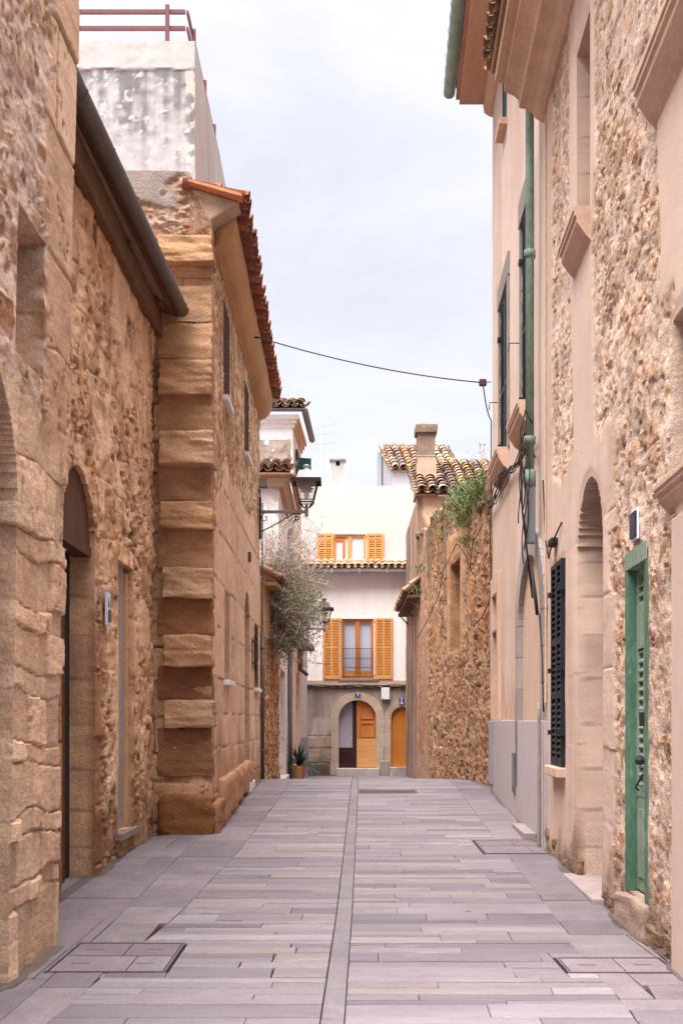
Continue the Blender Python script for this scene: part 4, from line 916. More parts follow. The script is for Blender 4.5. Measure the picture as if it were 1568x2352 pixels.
top3 = lambda u: np.interp(u, [20, 20.3, 20.8, 21.4, 22, 23, 24, 25, 26.2, 27.5, 28.6, 29.6, 31.2], [5.75, 5.7, 5.3, 5.5, 5.35, 5.9, 5.95, 6.15, 6.2, 6.45, 6.2, 6.35, 6.3]) + .16 * (fbm(np.asarray(u) * 4., np.asarray(u) * 0., 3, 5) - .5)
sheet('wall', F3, 20.02, 31.2, -.4, 5.9, .05, .035, f_g3, 'stone', gw, [(23.5, 24.98, 2.95, 4.78)], t=.4, body=0, top=top3)
b = MB(); b.fbox(F3, 23.4, 25.1, 2.8, 4.9, -.42, -.3, lin(138, 92, 64, .7)); mk('window_infill', b, 'stone', gw)
b = MB(); rg = random.Random(77)
for k in range(34):
    u = 20.2 + k * .32 + rg.uniform(-.1, .1); s_ = rg.uniform(.07, .15); b.rough(F3.P(u, float(top3(np.array([u]))[0]) + rg.uniform(-.06, .06), -.18 + rg.uniform(-.1, .12)), (s_ * 1.1, s_, s_ * .7), s_ * .5, .05, 6, 400 + k, lin(142, 120, 102, .7), freq=5)
b.rough(F3.P(20.28, 5.5, -.12), (.16, .22, .26), .10, .07, 8, 470, lin(150, 124, 106, .7), freq=4)
mk('coping', b, 'stone', gw, smooth=True)
F4 = FY(2.0, 31, .007, -1); FX4 = FX(31)
lh = thing('lichen_house', 'brown streaked house behind the rubble wall with a lichened tile roof', 'house', (2.4, 33, 0))
def f_l4(U, V):
    a = fbm(U * 2.2, V * .45, 4, 131); c = mixc(lin(196, 160, 138, .74), lin(140, 112, 98, .72), sstep(.36, .62, a)); return .03 * (fbm(U * 3, V * 3, 4, 133) - .5), c
sheet('wall', F4, 31.02, 37.4, -.5, 7.4, .1, .08, f_l4, 'plaster', lh, [], t=.2, body=3.6)
def f_x4(U, V):
    a = fbm(U * 2.2, V * 1.4, 4, 135); c = mixc(lin(238, 198, 164, .9), lin(166, 132, 110, .76), sstep(.62, .82, a + .22 * (6.85 - V) + .5 * sstep(.35, 0, U - 2.0))); return .012 * (a - .5), c
sheet('front_wall', FX4, 2.0, 5.4, 5.0, 7.42, .05, .05, f_x4, 'plaster', lh, [], t=.15, body=0)
b = MB(); tiles(b, (1.96, 30.72, 7.42), (1, 0, 0), (0, 1, .44), 11, 11, .285, seed=21, pal=LICHEN, seg=8, wob=.02); mk('roof', b, 'tile', lh)
b = MB(); b.hexa([(2.0, 31.9, 7.6), (2.62, 31.9, 7.6), (2.62, 32.9, 7.6), (2.0, 32.9, 7.6), (2.08, 32.1, 8.75), (2.56, 32.1, 8.75), (2.56, 32.75, 8.75), (2.08, 32.75, 8.75)], lin(204, 168, 146, .74))
b.box(2.085, 2.555, 32.12, 32.74, 8.75, 9.36, lin(164, 138, 122, .72))
for z in (8.62, 8.72): b.box(2.06, 2.57, 32.08, 32.78, z, z + .018, lin(200, 196, 200, .8))
ch = mk('chimney', b, 'stone', lh); b = MB(); b.rough((2.32, 32.43, 9.48), (.30, .40, .115), .02, .015, 8, 9, lin(158, 134, 112, .72)); mk('chimney_cap', b, 'stone', ch, smooth=True)
b = MB(); b.box(2.0, 5.4, 34.0, 34.3, 8.72, 8.92, lin(180, 150, 130, .74)); mk('ridge', b, 'stone', lh)
b = MB(); tiles(b, F4.P(30.4, 4.80, .30), (.007, 1, 0), (1, 0, .9), 26, 2, .22, .28, .22, seed=31, pal=OLD, seg=5); t_ = MB(); 
can = thing('tiled_canopy', 'small tiled canopy over a doorway on the streaked brown facade', 'canopy', F4.P(33, 4.6, 0)); mk('tiles', b, 'tile', can)
t_.fbox(F4, 30.4, 36.1, 4.68, 4.76, -.05, .30, lin(170, 116, 80, .74)); 
for k in range(3): t_.hexa([F4.P(30.5 + k * 2.7, 4.4, 0), F4.P(30.6 + k * 2.7, 4.4, 0), F4.P(30.6 + k * 2.7, 4.68, .25), F4.P(30.5 + k * 2.7, 4.68, .25), F4.P(30.5 + k * 2.7, 4.46, 0), F4.P(30.6 + k * 2.7, 4.46, 0), F4.P(30.6 + k * 2.7, 4.72, .25), F4.P(30.5 + k * 2.7, 4.72, .25)])
mk('bracket', t_, 'soffit', can)
# ================================================================== END OF THE STREET: white house
FH = FX(38.0); FU = FX(38.25)
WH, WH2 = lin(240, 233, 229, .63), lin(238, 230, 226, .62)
wh = thing('white_house', 'white house closing the street with orange shutters and an arched stone ground floor', 'house', (.5, 38, -.27))
oU = (-.253, .788, 6.66, 7.56); oF = (0.0, 1.04, 2.86, 4.79); oA = (-.114, 1.14, -.05, 1.556, .62); oR = (1.573, 2.33, -.02, 1.56, .40)
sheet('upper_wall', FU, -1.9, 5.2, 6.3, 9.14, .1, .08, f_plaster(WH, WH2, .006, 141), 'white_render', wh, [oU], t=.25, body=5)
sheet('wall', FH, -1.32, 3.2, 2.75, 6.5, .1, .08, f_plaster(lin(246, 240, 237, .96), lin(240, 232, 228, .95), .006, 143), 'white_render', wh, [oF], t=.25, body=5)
_sb = f_ashlar(lin(196, 172, 152, .78), lin(164, 140, 122, .76), [-.6, .12, .62, 1.0, 1.5, 2.1, 2.8], .75, 145, joint=.012, jd=.02, off=.012, rough=.012, tone=.16)
_sp = f_plaster(lin(198, 176, 162, .78), lin(160, 144, 134, .76), .012, 147)
def f_sb(U, V):
    h, c = _sb(U, V); h2, c2 = _sp(U, V); k = sstep(-.1, .1, V - 1.02 + .15 * (fbm(U * 3, V * 3, 3, 4) - .5)); k = np.maximum(k, sstep(1.1, 1.2, V))
    h = h * (1 - k) + h2 * k; c = c * (1 - k)[..., None] + c2 * k[..., None]
    d = sstep(.55, .8, .75 - V * .9 + .5 * (fbm(U * 2, V * 2, 4, 5) - .5)) * (1 - sstep(-.5, -.2, U)); c = mixc(c, lin(92, 84, 74, .7), d * .85)
    p = sstep(.5, .62, fbm(U * 3, V * 2, 4, 6)) * sstep(.9, 1.1, V) * (1 - sstep(1.5, 1.7, V)) * (1 - sstep(-.4, -.2, U)); c = mixc(c, lin(206, 188, 178, .8), p * .8)
    return h, c
sheet('stone_base', FH, -1.32, 3.2, -.6, 2.56, .03, .03, f_sb, 'stone_fine', wh, [oA, oR], t=.3, body=5)
b = MB(); b.fbox(FH, -1.33, 3.2, 2.56, 2.80, -.2, .035, lin(206, 178, 158, .8)); mk('band_course', b, 'trim', wh, bevel=.01)
b = MB(); b.fbox(FH, -.1, 1.2, 2.78, 2.86, -.1, .07, lin(210, 200, 196, .8)); mk('balcony_sill', b, 'trim_grey', wh, bevel=.01)
# projecting tile course and its gutter
b = MB(); tiles(b, (-1.5, 37.62, 6.36), (1, 0, 0), (0, 1, .42), 19, 2, .215, .40, .34, seed=41, pal=[lin(226, 188, 160, .78), lin(206, 166, 138, .78), lin(216, 176, 150, .78)], seg=6); mk('tile_course', b, 'tile', wh)
b = MB(); gutter(b, (-1.5, 37.60, 6.30), (3.2, 37.60, 6.30), .09, n=8)
for k in range(5): b.box(-1.2 + k * .88, -1.17 + k * .88, 37.49, 37.72, 6.2, 6.36)
mk('gutter', b, 'zinc_light', wh)
b = MB(); b.box(-1.32, 3.2, 37.72, 38.2, 6.27, 6.34, lin(214, 202, 196, .85)); mk('eave', b, 'plaster', wh)
def pair(u0, u1, z0, z1, F, parent, n, rails=()):
    f = MB(); shutter(f, F, u0, u1, z0, z1, .02, .05, n, .075, rails, True)
    for r in (z0 + .12, z1 - .10): f.fbox(F, (u1 - .02 if u1 < .4 else u0 - .06), (u1 + .06 if u1 < .4 else u0 + .02), r, r + .04, .0, .03)
    mk('shutter', f, 'orange_wood', parent, bevel=.003)
def frame(F, u0, u1, z0, z1, parent, m='orange_wood', w=.07, o0=-.16, o1=-.04, mull=True):
    f = MB(); f.fbox(F, u0, u0 + w, z0, z1, o0, o1); f.fbox(F, u1 - w, u1, z0, z1, o0, o1); f.fbox(F, u0 + w, u1 - w, z1 - w, z1, o0, o1 - .002); f.fbox(F, u0 + w, u1 - w, z0, z0 + w, o0, o1 - .002)
    if mull: c = (u0 + u1) / 2; f.fbox(F, c - w * .9, c + w * .9, z0 + w, z1 - w, o0, o1 - .004)
    return mk('frame', f, m, parent, bevel=.004)
b = MB(); b.fbox(FU, oU[0] + .05, oU[1] - .05, oU[2] + .05, oU[3] - .05, -.13, -.11); w = mk('window', b, 'glass', wh, label='upper sliding window between orange shutters')
frame(FU, *oU, w); pair(-.80, -.262, 6.64, 7.58, FU, w, 16, (7.1,)); pair(.83, 1.365, 6.64, 7.58, FU, w, 16, (7.1,))
f = MB(); f.fbox(FU, .03, .12, 6.75, 7.45, -.11, -.08); f.fbox(FU, -.19, .03, 7.34, 7.48, -.11, -.08); mk('sash', f, 'oak_wood', w)
f = MB(); f.fbox(FU, oU[0] - .04, oU[1] + .06, 6.60, 6.66, -.1, .06); mk('sill', f, 'white_paint', w, bevel=.006)
b = MB(); b.fbox(FH, oF[0] + .05, oF[1] - .05, oF[2] + .05, oF[3] - .05, -.19, -.17); w = mk('window', b, 'glass', wh, label='tall french window with blinds and an iron rail')
frame(FH, *oF, w, 'oak_wood', .085, -.16, -.05)
f = MB()
for c in (.085, .57):
    for k in range(24): f.hexa([FH.P(c + .015, 3.12 + k * .066, -.168), FH.P(c + .37, 3.12 + k * .066, -.168), FH.P(c + .37, 3.12 + k * .066, -.160), FH.P(c + .015, 3.12 + k * .066, -.160), FH.P(c + .015, 3.178 + k * .066, -.160), FH.P(c + .37, 3.178 + k * .066, -.160), FH.P(c + .37, 3.18 + k * .066, -.152), FH.P(c + .015, 3.18 + k * .066, -.152)])
mk('blind', f, 'blind', w)
f = MB(); f.fbox(FH, .085, .47, 2.94, 3.10, -.15, -.10); f.fbox(FH, .57, .955, 2.94, 3.10, -.15, -.10); mk('lower_panel', f, 'orange_wood', w)
pair(-.60, -.025, 2.84, 4.80, FH, w, 38, (3.86,)); pair(1.075, 1.65, 2.84, 4.80, FH, w, 38, (3.86,))
f = MB()
for k in range(13): x = .06 + k * .0767; f.box(x, x + .012, 37.93, 37.942, 2.88, 3.84)
for z in (2.90, 3.2, 3.5, 3.82): f.box(.04, 1.0, 37.93, 37.945, z, z + .016)
for x in (.04, .985): f.box(x, x + .015, 37.945, 38.0, 3.80, 3.83); f.box(x, x + .015, 37.945, 38.0, 2.9, 2.93)
mk('balcony_rail', f, 'iron', w)
# main arch
b = MB(); voussoirs(b, FH, oA[0], oA[1], -.27, oA[3], oA[4], .245, -.1, .04, 9, 4, lin(206, 182, 164, .8), .06, 7, .26, .003); mk('arch_surround', b, 'stone_fine', wh, bevel=.008)
b = MB(); archpanel(b, FH, .49, oA[1] + .0, .0, oA[3], oA[4], -.12, .05, 12, c=.513, hw=.63); d_ = mk('door', b, 'oak_wood', wh, label='orange door leaf with a plywood lower panel')
f = MB()
for a, c, z0, z1 in ((.62, 1.02, 1.55, 1.98), (.60, 1.06, .96, 1.40)):
    f.fbox(FH, a, c, z0, z0 + .035, -.12, -.09); f.fbox(FH, a, c, z1, z1 + .035, -.12, -.09); f.fbox(FH, a, a + .035, z0, z1, -.12, -.088); f.fbox(FH, c - .035, c, z0, z1, -.12, -.088)
f.fbox(FH, .49, .58, .92, 2.1, -.12, -.1); mk('moulding', f, 'oak_wood', d_, bevel=.004)
f = MB(); f.fbox(FH, .495, 1.13, -.02, .915, -.12, -.075); mk('plywood_sheet', f, 'plywood', d_)
b = MB(); archpanel(b, FH, -.11, .36, .62, oA[3], oA[4], -.24, .03, 10, c=.513, hw=.63); d2 = mk('door', b, 'door_white', wh, label='pale inner door behind the open leaf')
f = MB(); f.fbox(FH, -.13, .38, -.04, .60, -.25, -.20)
for z in (.18, .32, .44): f.fbox(FH, -.1, .36, z, z + .02, -.20, -.185)
mk('lower_panel', f, 'dark_red', d2); f = MB(); f.lathe(FH.P(.335, .915, -.20), [(0, 0), (.018, .004), (.022, .02), (.012, .036), (0, .04)], 10); mk('handle', f, 'white_enamel', d2)
b = MB(); b.fbox(FH, .36, .50, -.04, 2.17, -.29, -.16); mk('door_edge', b, 'dark_red', wh); b = MB(); b.fbox(FH, -.2, 1.2, -.1, 2.3, -.32, -.29); mk('doorway_backing', b, 'interior', wh)
b = MB(); b.fbox(FH, -.155, 1.21, -.45, -.04, -.25, .22, lin(214, 200, 194, .84)); mk('step', b, 'granite', wh, bevel=.012)
b = MB(); voussoirs(b, FH, oR[0], oR[1], -.27, oR[3], oR[4], .18, -.1, .03, 7, 4, lin(204, 180, 162, .8), .06, 9, .2, .003); mk('arch_surround', b, 'stone_fine', wh, bevel=.008)
b = MB(); archpanel(b, FH, oR[0] - .02, oR[1] + .02, -.1, oR[3], oR[4], -.10, .05, 16); mk('door', b, 'door_ochre', wh, label='plain ochre arched door')
b = MB(); b.fbox(FH, 1.55, 2.45, -.45, .0, -.2, .14, lin(212, 200, 192, .84)); mk('step', b, 'granite', wh, bevel=.012)
b = MB(); b.fbox(FH, 1.23, 1.54, -.45, .2, .0, .10, lin(186, 166, 154, .78)); mk('guard_stone', b, 'stone_fine', wh, bevel=.02)
b = MB(); b.box(-.34, .09, 39.0, 39.35, 9.0, 9.95, lin(226, 218, 216, .54)); b.box(-.34, -.18, 39.0, 39.35, 9.95, 10.12, lin(226, 218, 216, .54)); b.box(-.06, .09, 39.0, 39.35, 9.95, 10.12, lin(226, 218, 216, .54)); ch = mk('chimney', b, 'plaster', wh)
b = MB(); b.box(-.40, .15, 38.94, 39.41, 10.12, 10.18); mk('chimney_cap', b, 'trim_grey', ch, bevel=.008)
b = MB(); b.box(-.18, -.06, 39.1, 39.3, 9.96, 10.1); mk('flue', b, 'interior', ch)
# small things fixed to it
def plate(name, label, x0, x1, z0, z1, lines):
    t = thing(name, label, 'number plate', ((x0 + x1) / 2, 37.95, z0), 'house number plates'); b = MB(); b.box(x0, x1, 37.935, 37.955, z0, z1); pl = mk('plate', b, 'blue_enamel', t, bevel=.004)
    for txt, x, z, sz in lines:
        cu = bpy.data.curves.new('numeral', 'FONT'); cu.body = txt; cu.size = sz; cu.extrude = .003; cu.align_x = 'CENTER'; cu.offset = .006; cu.materials.append(M['white_enamel'])
        tmp = bpy.data.objects.new('numeral', cu); me = bpy.data.meshes.new_from_object(tmp); bpy.data.objects.remove(tmp); o = bpy.data.objects.new('numeral', me); o.location = (x - OFF[t.name][0], 37.931 - OFF[t.name][1], z - OFF[t.name][2]); o.rotation_euler = (math.pi / 2, 0, 0); fin(o, 'numeral', pl)
plate('number_plate', 'blue enamel plate with a white 7 over the main arch', .43, .60, 2.27, 2.39, [('7', .53, 2.285, .12)])
plate('number_plate', 'tall blue enamel plate with two white characters over the ochre door', 1.86, 2.02, 2.01, 2.25, [('7', 1.94, 2.14, .13), ('A', 1.94, 2.03, .13)])
t = thing('meter_box', 'white meter box under the cable bundle between the two arches', 'meter box', (1.41, 37.9, 2.18)); b = MB(); b.box(1.28, 1.55, 37.86, 37.96, 2.18, 2.56); mk('casing', b, 'white_paint', t, bevel=.01)
b = MB(); b.tube([(1.33, 37.855, 2.19), (1.335, 37.855, 2.24)], .006, 5); b.tube([(1.265, 37.93, 2.55), (1.262, 37.93, 2.3), (1.28, 37.93, 2.21)], .008, 5); mk('wire', b, 'cable', t)
b = MB(); rg = random.Random(3)
for k in range(6):
    zz = 2.60 + rg.uniform(-.05, .05); b.tube([(-1.32 + i * .16, 37.93 + rg.uniform(-.015, .01), zz + .02 * math.sin(i * .8 + k) + rg.uniform(-.008, .008)) for i in range(29)], .016, 5)
o = mk('cable_bundle', b, 'cable', None, smooth=True, base=(.5, 37.93, 2.6), label='dark cable bundle strung along the white house above the arches', cat='cables')

# ------------------------------------------------------------------ white house with the old tile roof behind
bh = thing('back_house', 'white house behind with a mottled barrel tile roof', 'house', (2.6, 44, 0))
b = MB(); W_ = lin(228, 224, 230, .56)
b.hexa([(1.87, 43.1, 5), (5.0, 43.1, 5), (5.0, 46, 5), (1.55, 46, 5), (1.87, 43.1, 10.6), (4.2, 43.1, 10.6), (4.2, 46, 11.9), (1.55, 46, 11.95)], W_); mk('wall', b, 'plaster', bh)
b = MB(); b.box(1.40, 1.56, 45.5, 46.2, 5, 11.9, lin(206, 206, 216, .62)); mk('party_wall', b, 'plaster', bh)
b = MB(); tiles(b, (1.82, 42.9, 10.62), (1, 0, 0), (-.10, 1, .56), 8, 8, .30, .44, .36, seed=51, pal=OLD + [lin(206, 170, 150, .7), lin(190, 160, 146, .7)], seg=7, wob=.02); mk('roof', b, 'tile', bh)
b = MB(); b.box(3.72, 3.98, 46.2, 46.6, 10.5, 12.0, lin(236, 230, 222, .6)); mk('chimney', b, 'plaster', bh, bevel=.02)

# ------------------------------------------------------------------ LEFT: beyond the quoined house
FG = FY(-1.60, 23.2, .047, 1)
gd_ = thing('garden_wall', 'low ochre rubble wall under the overhanging bush', 'wall', (-1.5, 25, .1))
sheet('wall', FG, 23.06, 27.0, -.4, 3.3, .04, .03, f_rubble([lin(206, 160, 110, .78), lin(186, 136, 88, .78), lin(214, 172, 128, .78), lin(168, 120, 80, .78)], lin(218, 178, 140, .8), .24, .16, 161, depth=.05, expose=.35, rough=.02), 'stone', gd_, [], t=.3, body=0)
FB = FY(-1.44, 27, 0, 1); FBX = FX(27.0)
bb = thing('low_white_house', 'lower white house behind the lantern with an old tile eave', 'house', (-1.8, 29, .1))
oD = (27.7, 30.1, -.2, 2.74)
sheet('side_wall', FB, 27.0, 31.4, -.4, 7.0, .1, .08, f_plaster(lin(236, 222, 214, .86), lin(214, 200, 194, .84), .008, 163), 'white_render', bb, [oD], t=.35, body=2.6)
sheet('wall', FBX, -4.2, -1.445, -.4, 7.0, .1, .08, f_plaster(lin(240, 234, 234, .88), lin(236, 230, 230, .9), .006, 165), 'white_render', bb, [], t=.06, body=0)
b = MB(); b.fbox(FB, 27.65, 30.15, -.3, 2.8, -.34, -.22); mk('door', b, 'panel_grey', bb); b = MB(); b.fbox(FB, 27.6, 30.2, -.3, .12, -.2, .1, lin(220, 206, 202, .84)); mk('step', b, 'granite', bb, bevel=.01)
b = MB(); b.box(-4.2, -1.2, 26.72, 27.06, 6.98, 7.06, lin(206, 176, 150, .8)); b.box(-1.46, -1.2, 27.06, 31.6, 6.98, 7.06, lin(206, 176, 150, .8))
b.hexa([(-4.2, 26.86, 6.86), (-1.33, 26.86, 6.86), (-1.33, 27.05, 6.86), (-4.2, 27.05, 6.86), (-4.2, 26.78, 6.98), (-1.27, 26.78, 6.98), (-1.27, 27.05, 6.98), (-4.2, 27.05, 6.98)], lin(212, 184, 158, .8)); b.hexa([(-1.45, 27.05, 6.86), (-1.33, 27.05, 6.86), (-1.33, 31.5, 6.86), (-1.45, 31.5, 6.86), (-1.45, 27.05, 6.98), (-1.25, 27.05, 6.98), (-1.25, 31.5, 6.98), (-1.45, 31.5, 6.98)], lin(206, 170, 136, .8)); mk('eave', b, 'plaster', bb)
b = MB(); gutter(b, (-4.2, 26.68, 7.11), (-1.10, 26.68, 7.11), .075); gutter(b, (-1.12, 26.64, 7.11), (-1.12, 31.7, 7.11), .075); mk('gutter', b, 'rust_gutter', bb)
b = MB(); tiles(b, (-3.35, 26.72, 7.15), (1, 0, 0), (0, 1, .3), 9, 7, .24, seed=61, pal=OLD + [lin(214, 150, 80, .7)], seg=7, wob=.02); mk('roof', b, 'tile', bb)
b = MB(); b.tube([(-1.16, 31.6, 7.0), (-1.3, 31.5, 6.7), (-1.36, 31.45, 6.4), (-1.36, 31.45, 0)], .05, 8); mk('drainpipe', b, 'zinc_light', bb, smooth=True)
def f_moss(U, V):
    a = fbm(U * 3, V * 3, 5, 167); s_ = fbm(U * 9, V * 7, 4, 168); c = mixc(lin(176, 160, 150, .78), lin(112, 100, 88, .72), sstep(.4, .62, .5 * a + .5 * s_)); c = mixc(c, lin(196, 146, 92, .76), sstep(.58, .7, a + .12 * (V - 7.8)) * .6); c = mixc(c, lin(222, 214, 208, .82), sstep(.68, .74, s_)); return .03 * (s_ - .5), c
sheet('parapet', FX(28.2), -3.4, -1.235, 7.3, 8.24, .04, .03, f_moss, 'plaster', bb, [], t=.5, body=0)
# tall white house
FA = FY(-1.30, 31.5, .04, 1); FAX = FX(31.5)
aa = thing('tall_white_house', 'tall white house on the left with a moulded eave and blue shutters', 'house', (-1.8, 32.7, 0))
oB = (32.3, 33.3, 8.1, 8.95); oP = (32.6, 33.7, -.3, 2.4, .5)
sheet('side_wall', FA, 31.5, 34.6, -.5, 9.6, .1, .08, f_plaster(lin(240, 204, 182, .84), lin(228, 188, 164, .84), .006, 171), 'plaster', aa, [oB, oP], t=.25, body=2.6)
sheet('wall', FAX, -4.2, -1.305, 3, 9.6, .12, .1, f_plaster(lin(244, 240, 244, .9), lin(240, 236, 240, .92), .005, 173), 'white_render', aa, [], t=.06, body=0)
b = MB(); archpanel(b, FA, oP[0] - .02, oP[1] + .02, -.3, oP[3], .52, -.2, .05); mk('door', b, 'door_white', aa)
b = MB(); b.fbox(FA, oB[0], oB[1], oB[2], oB[3], -.2, -.1); w = mk('window', b, 'interior', aa, label='upper window with blue-grey shutters'); f = MB(); shutter(f, FA, oB[0] - .04, oB[0] + .5, oB[2], oB[3], .02, .05, 18, .06); mk('shutter', f, 'green_shutter', w); f = MB(); f.hexa([FA.P(oB[1], oB[2], 0), FA.P(oB[1] + .05, oB[2], 0), FA.P(oB[1] + .16, oB[2], .36), FA.P(oB[1] + .11, oB[2], .36), FA.P(oB[1], oB[3], 0), FA.P(oB[1] + .05, oB[3], 0), FA.P(oB[1] + .16, oB[3], .36), FA.P(oB[1] + .11, oB[3], .36)]); mk('shutter', f, 'green_shutter', w)
b = MB()
for o, z0, z1 in ((.05, 9.34, 9.44), (.10, 9.44, 9.54), (.16, 9.54, 9.66)):
    b.fbox(FA, 31.5 - o + .003, 34.5, z0, z1, -.1, o, lin(232, 186, 142, .82)); b.box(-4.2, -1.30 + o - .003, 31.5 - o, 31.52, z0 + .002, z1 - .002, lin(240, 232, 232, .9))
mk('eave', b, 'plaster', aa)
b = MB(); gutter(b, (-4.2, 31.14, 9.76), (-.96, 31.14, 9.76), .075); gutter(b, (-.985, 31.10, 9.76), (-.865, 34.6, 9.76), .09); mk('gutter', b, 'slate_frame', aa)
b = MB(); tiles(b, (-3.22, 31.2, 9.80), (1, 0, 0), (0, 1, .3), 9, 7, .245, seed=71, pal=LICHEN[:7], seg=7, wob=.02); mk('roof', b, 'tile', aa)
FC = FY(-1.18, 34.62, .028, 1)
t = thing('courtyard_wall', 'pale plastered courtyard wall beside the white house corner', 'wall', (-1.1, 36.4, -.2))
sheet('wall', FC, 34.62, 37.7, -.6, 4.0, .12, .1, f_plaster(lin(226, 216, 216, .84), lin(206, 194, 196, .82), .006, 177), 'plaster', t, [], t=.3, body=0)
b = MB(); b.fbox(FC, 34.64, 37.7, -.6, 1.0, .003, .03, lin(176, 170, 176, .8)); mk('base_band', b, 'plaster', t)
t = thing('roof_antenna', 'thin television antenna beyond the tall white eave', 'antenna', (-.9, 40.5, 9)); b = MB(); b.tube([(-.72, 40.5, 9.0), (-.72, 40.5, 11.6)], .02, 6); mk('mast', b, 'white_paint', t)
b = MB()
for dz in (0, .3, .55): b.tube([(-.9, 40.5, 11.0 + dz), (-.2 + .1 * dz, 40.5, 11.06 + dz * 1.25)], .009, 4)
for k in range(3): b.tube([(-1.3 + .2 * k, 40.5, 10.3 + .0 * k), (-1.1 + .2 * k, 40.5, 10.85)], .008, 4)
b.tube([(-1.3, 40.5, 10.3), (-.72, 40.5, 10.3)], .008, 4); b.tube([(-1.1, 40.5, 10.85), (-.72, 40.5, 10.85)], .008, 4); mk('aerial', b, 'zinc_light', t)
t = thing('tiled_hood', 'small terracotta tiled hood over the ochre rubble wall', 'canopy', FG.P(24.3, 4.2, 0)); b = MB(); tiles(b, FG.P(23.6, 4.32, .30), (.047, 1, 0), (-1, 0, .55), 8, 2, .18, .3, .22, seed=81, pal=OLD + RED, seg=5); mk('tiles', b, 'tile', t)
b = MB(); b.fbox(FG, 23.6, 25.05, 3.2, 4.26, -.3, .02, lin(206, 166, 128, .8)); b.fbox(FG, 23.6, 25.05, 4.22, 4.29, .0, .28, lin(196, 150, 110, .8)); mk('support', b, 'plaster', t)
# ================================================================== LANTERNS, CABLES, PLANTS
def lantern(label, c, s, wallx, arm_z, m_roof='lamp_roof', facing=0):
    """bracketed street lantern; c = foot of the glass body on the post, s = scale"""
    t = thing('wall_lantern', label, 'street lamp', (c[0], c[1], arm_z), 'bracketed wall lanterns'); x, y, z = c
    b = MB(); b.box(wallx, x + .03 * s, y - .03 * s, y + .03 * s, arm_z - .055 * s, arm_z + .0); b.lathe((x, y, arm_z - .11 * s), [(.034 * s, 0), (.036 * s, .02 * s), (.036 * s, .19 * s), (.014 * s, .24 * s), (0, .24 * s)], 12)
    br = mk('bracket', b, 'grey_arm', t, bevel=.004); b = MB()
    b.box(wallx - .02, wallx + .02, y - .05 * s, y + .05 * s, arm_z - .55 * s, arm_z + .25 * s)
    b.tube([(wallx, y, arm_z - .42 * s), (wallx + .30 * s, y, arm_z - .26 * s), (wallx + .66 * s, y, arm_z - .06 * s)], .011 * s, 6)
    for cx, r0, a0 in ((wallx + .09 * s, .085 * s, 1.6), (x - .17 * s, .075 * s, 1.2)):
        b.tube([(cx + r0 * (1 - .055 * k) * math.cos(a0 + k * .5), y, arm_z - .06 * s - r0 + r0 * (1 - .055 * k) * math.sin(a0 + k * .5)) for k in range(14)], .009 * s, 5)
    mk('scrollwork', b, 'iron', t)
    z0, z1, z2 = z + .13 * s, z + .17 * s, z + .515 * s; hb, hm, ht = .05 * s, .135 * s, .215 * s
    b = MB()
    for sx in (-1, 1):
        for sy in (-1, 1):
            b.tube([(x + sx * hb, y + sy * hb, z + .03 * s), (x + sx * hm * .95, y + sy * hm * .95, z0)], .012 * s, 5); b.tube([(x + sx * hm, y + sy * hm, z1), (x + sx * ht, y + sy * ht, z2)], .013 * s, 5)
    for q, h in ((z0, hm), (z1, hm)):
        for sx in (-1, 1): b.box(x + sx * h - .012 * s, x + sx * h + .012 * s, y - h, y + h, q - .01 * s, q + .01 * s); b.box(x - h, x + h, y + sx * h - .012 * s, y + sx * h + .012 * s, q - .009 * s, q + .009 * s)
    h = ht + .05 * s
    for sx in (-1, 1): b.box(x + sx * h - .02 * s, x + sx * h + .02 * s, y - h, y + h, z2 - .02 * s, z2 + .05 * s); b.box(x - h, x + h, y + sx * h - .02 * s, y + sx * h + .02 * s, z2 - .019 * s, z2 + .049 * s)
    b.box(x - h, x + h, y - h, y + h, z2 + .032 * s, z2 + .046 * s)
    mk('cage', b, 'iron', t)
    b = MB(); q = [(hm, z1), (ht, z2)]; V = [(x + sx * r, y + sy * r, zz) for r, zz in q for sx, sy in ((-1, -1), (1, -1), (1, 1), (-1, 1))]; b.add(V, [(0, 1, 5, 4), (1, 2, 6, 5), (2, 3, 7, 6), (3, 0, 4, 7)]); mk('glass', b, 'lamp_glass', t)
    b = MB(); V = [(x + sx * r, y + sy * r, zz) for r, zz in ((.20 * s, z2 + .05 * s), (.142 * s, z2 + .215 * s)) for sx, sy in ((-1, -1), (1, -1), (1, 1), (-1, 1))]; b.add(V, [(0, 1, 5, 4), (1, 2, 6, 5), (2, 3, 7, 6), (3, 0, 4, 7), (4, 5, 6, 7), (0, 3, 2, 1)]); rf = mk('roof', b, m_roof, t, bevel=.004)
    b = MB(); b.lathe((x, y, z2 + .21 * s), [(.085 * s, 0), (.08 * s, .03 * s), (.05 * s, .055 * s), (.055 * s, .085 * s), (.08 * s, .11 * s), (.03 * s, .135 * s), (0, .14 * s)], 16); mk('finial', b, 'zinc_light' if m_roof == 'lamp_roof' else 'zinc', rf, smooth=True)
    b = MB()
    for k, (zz, r) in enumerate(((z2 - .07 * s, .12 * s), (z2 - .12 * s, .14 * s), (z2 - .17 * s, .12 * s))): b.lathe((x, y, zz), [(.01, .03 * s), (r * .5, .022 * s), (r, 0), (r * .98, -.006 * s), (.01, .014 * s)], 18)
    for sx in (-1, 1): b.tube([(x + sx * .05 * s, y, z2), (x + sx * .05 * s, y, z1 + .05 * s)], .004 * s, 4)
    mk('reflector', b, 'trim_grey', t, smooth=True); b = MB(); b.lathe((x, y, z1 + .03 * s), [(.03 * s, 0), (.045 * s, .05 * s), (.05 * s, .09 * s), (.03 * s, .14 * s), (0, .15 * s)], 12); mk('bulb', b, 'white_enamel', t, smooth=True)
    return t
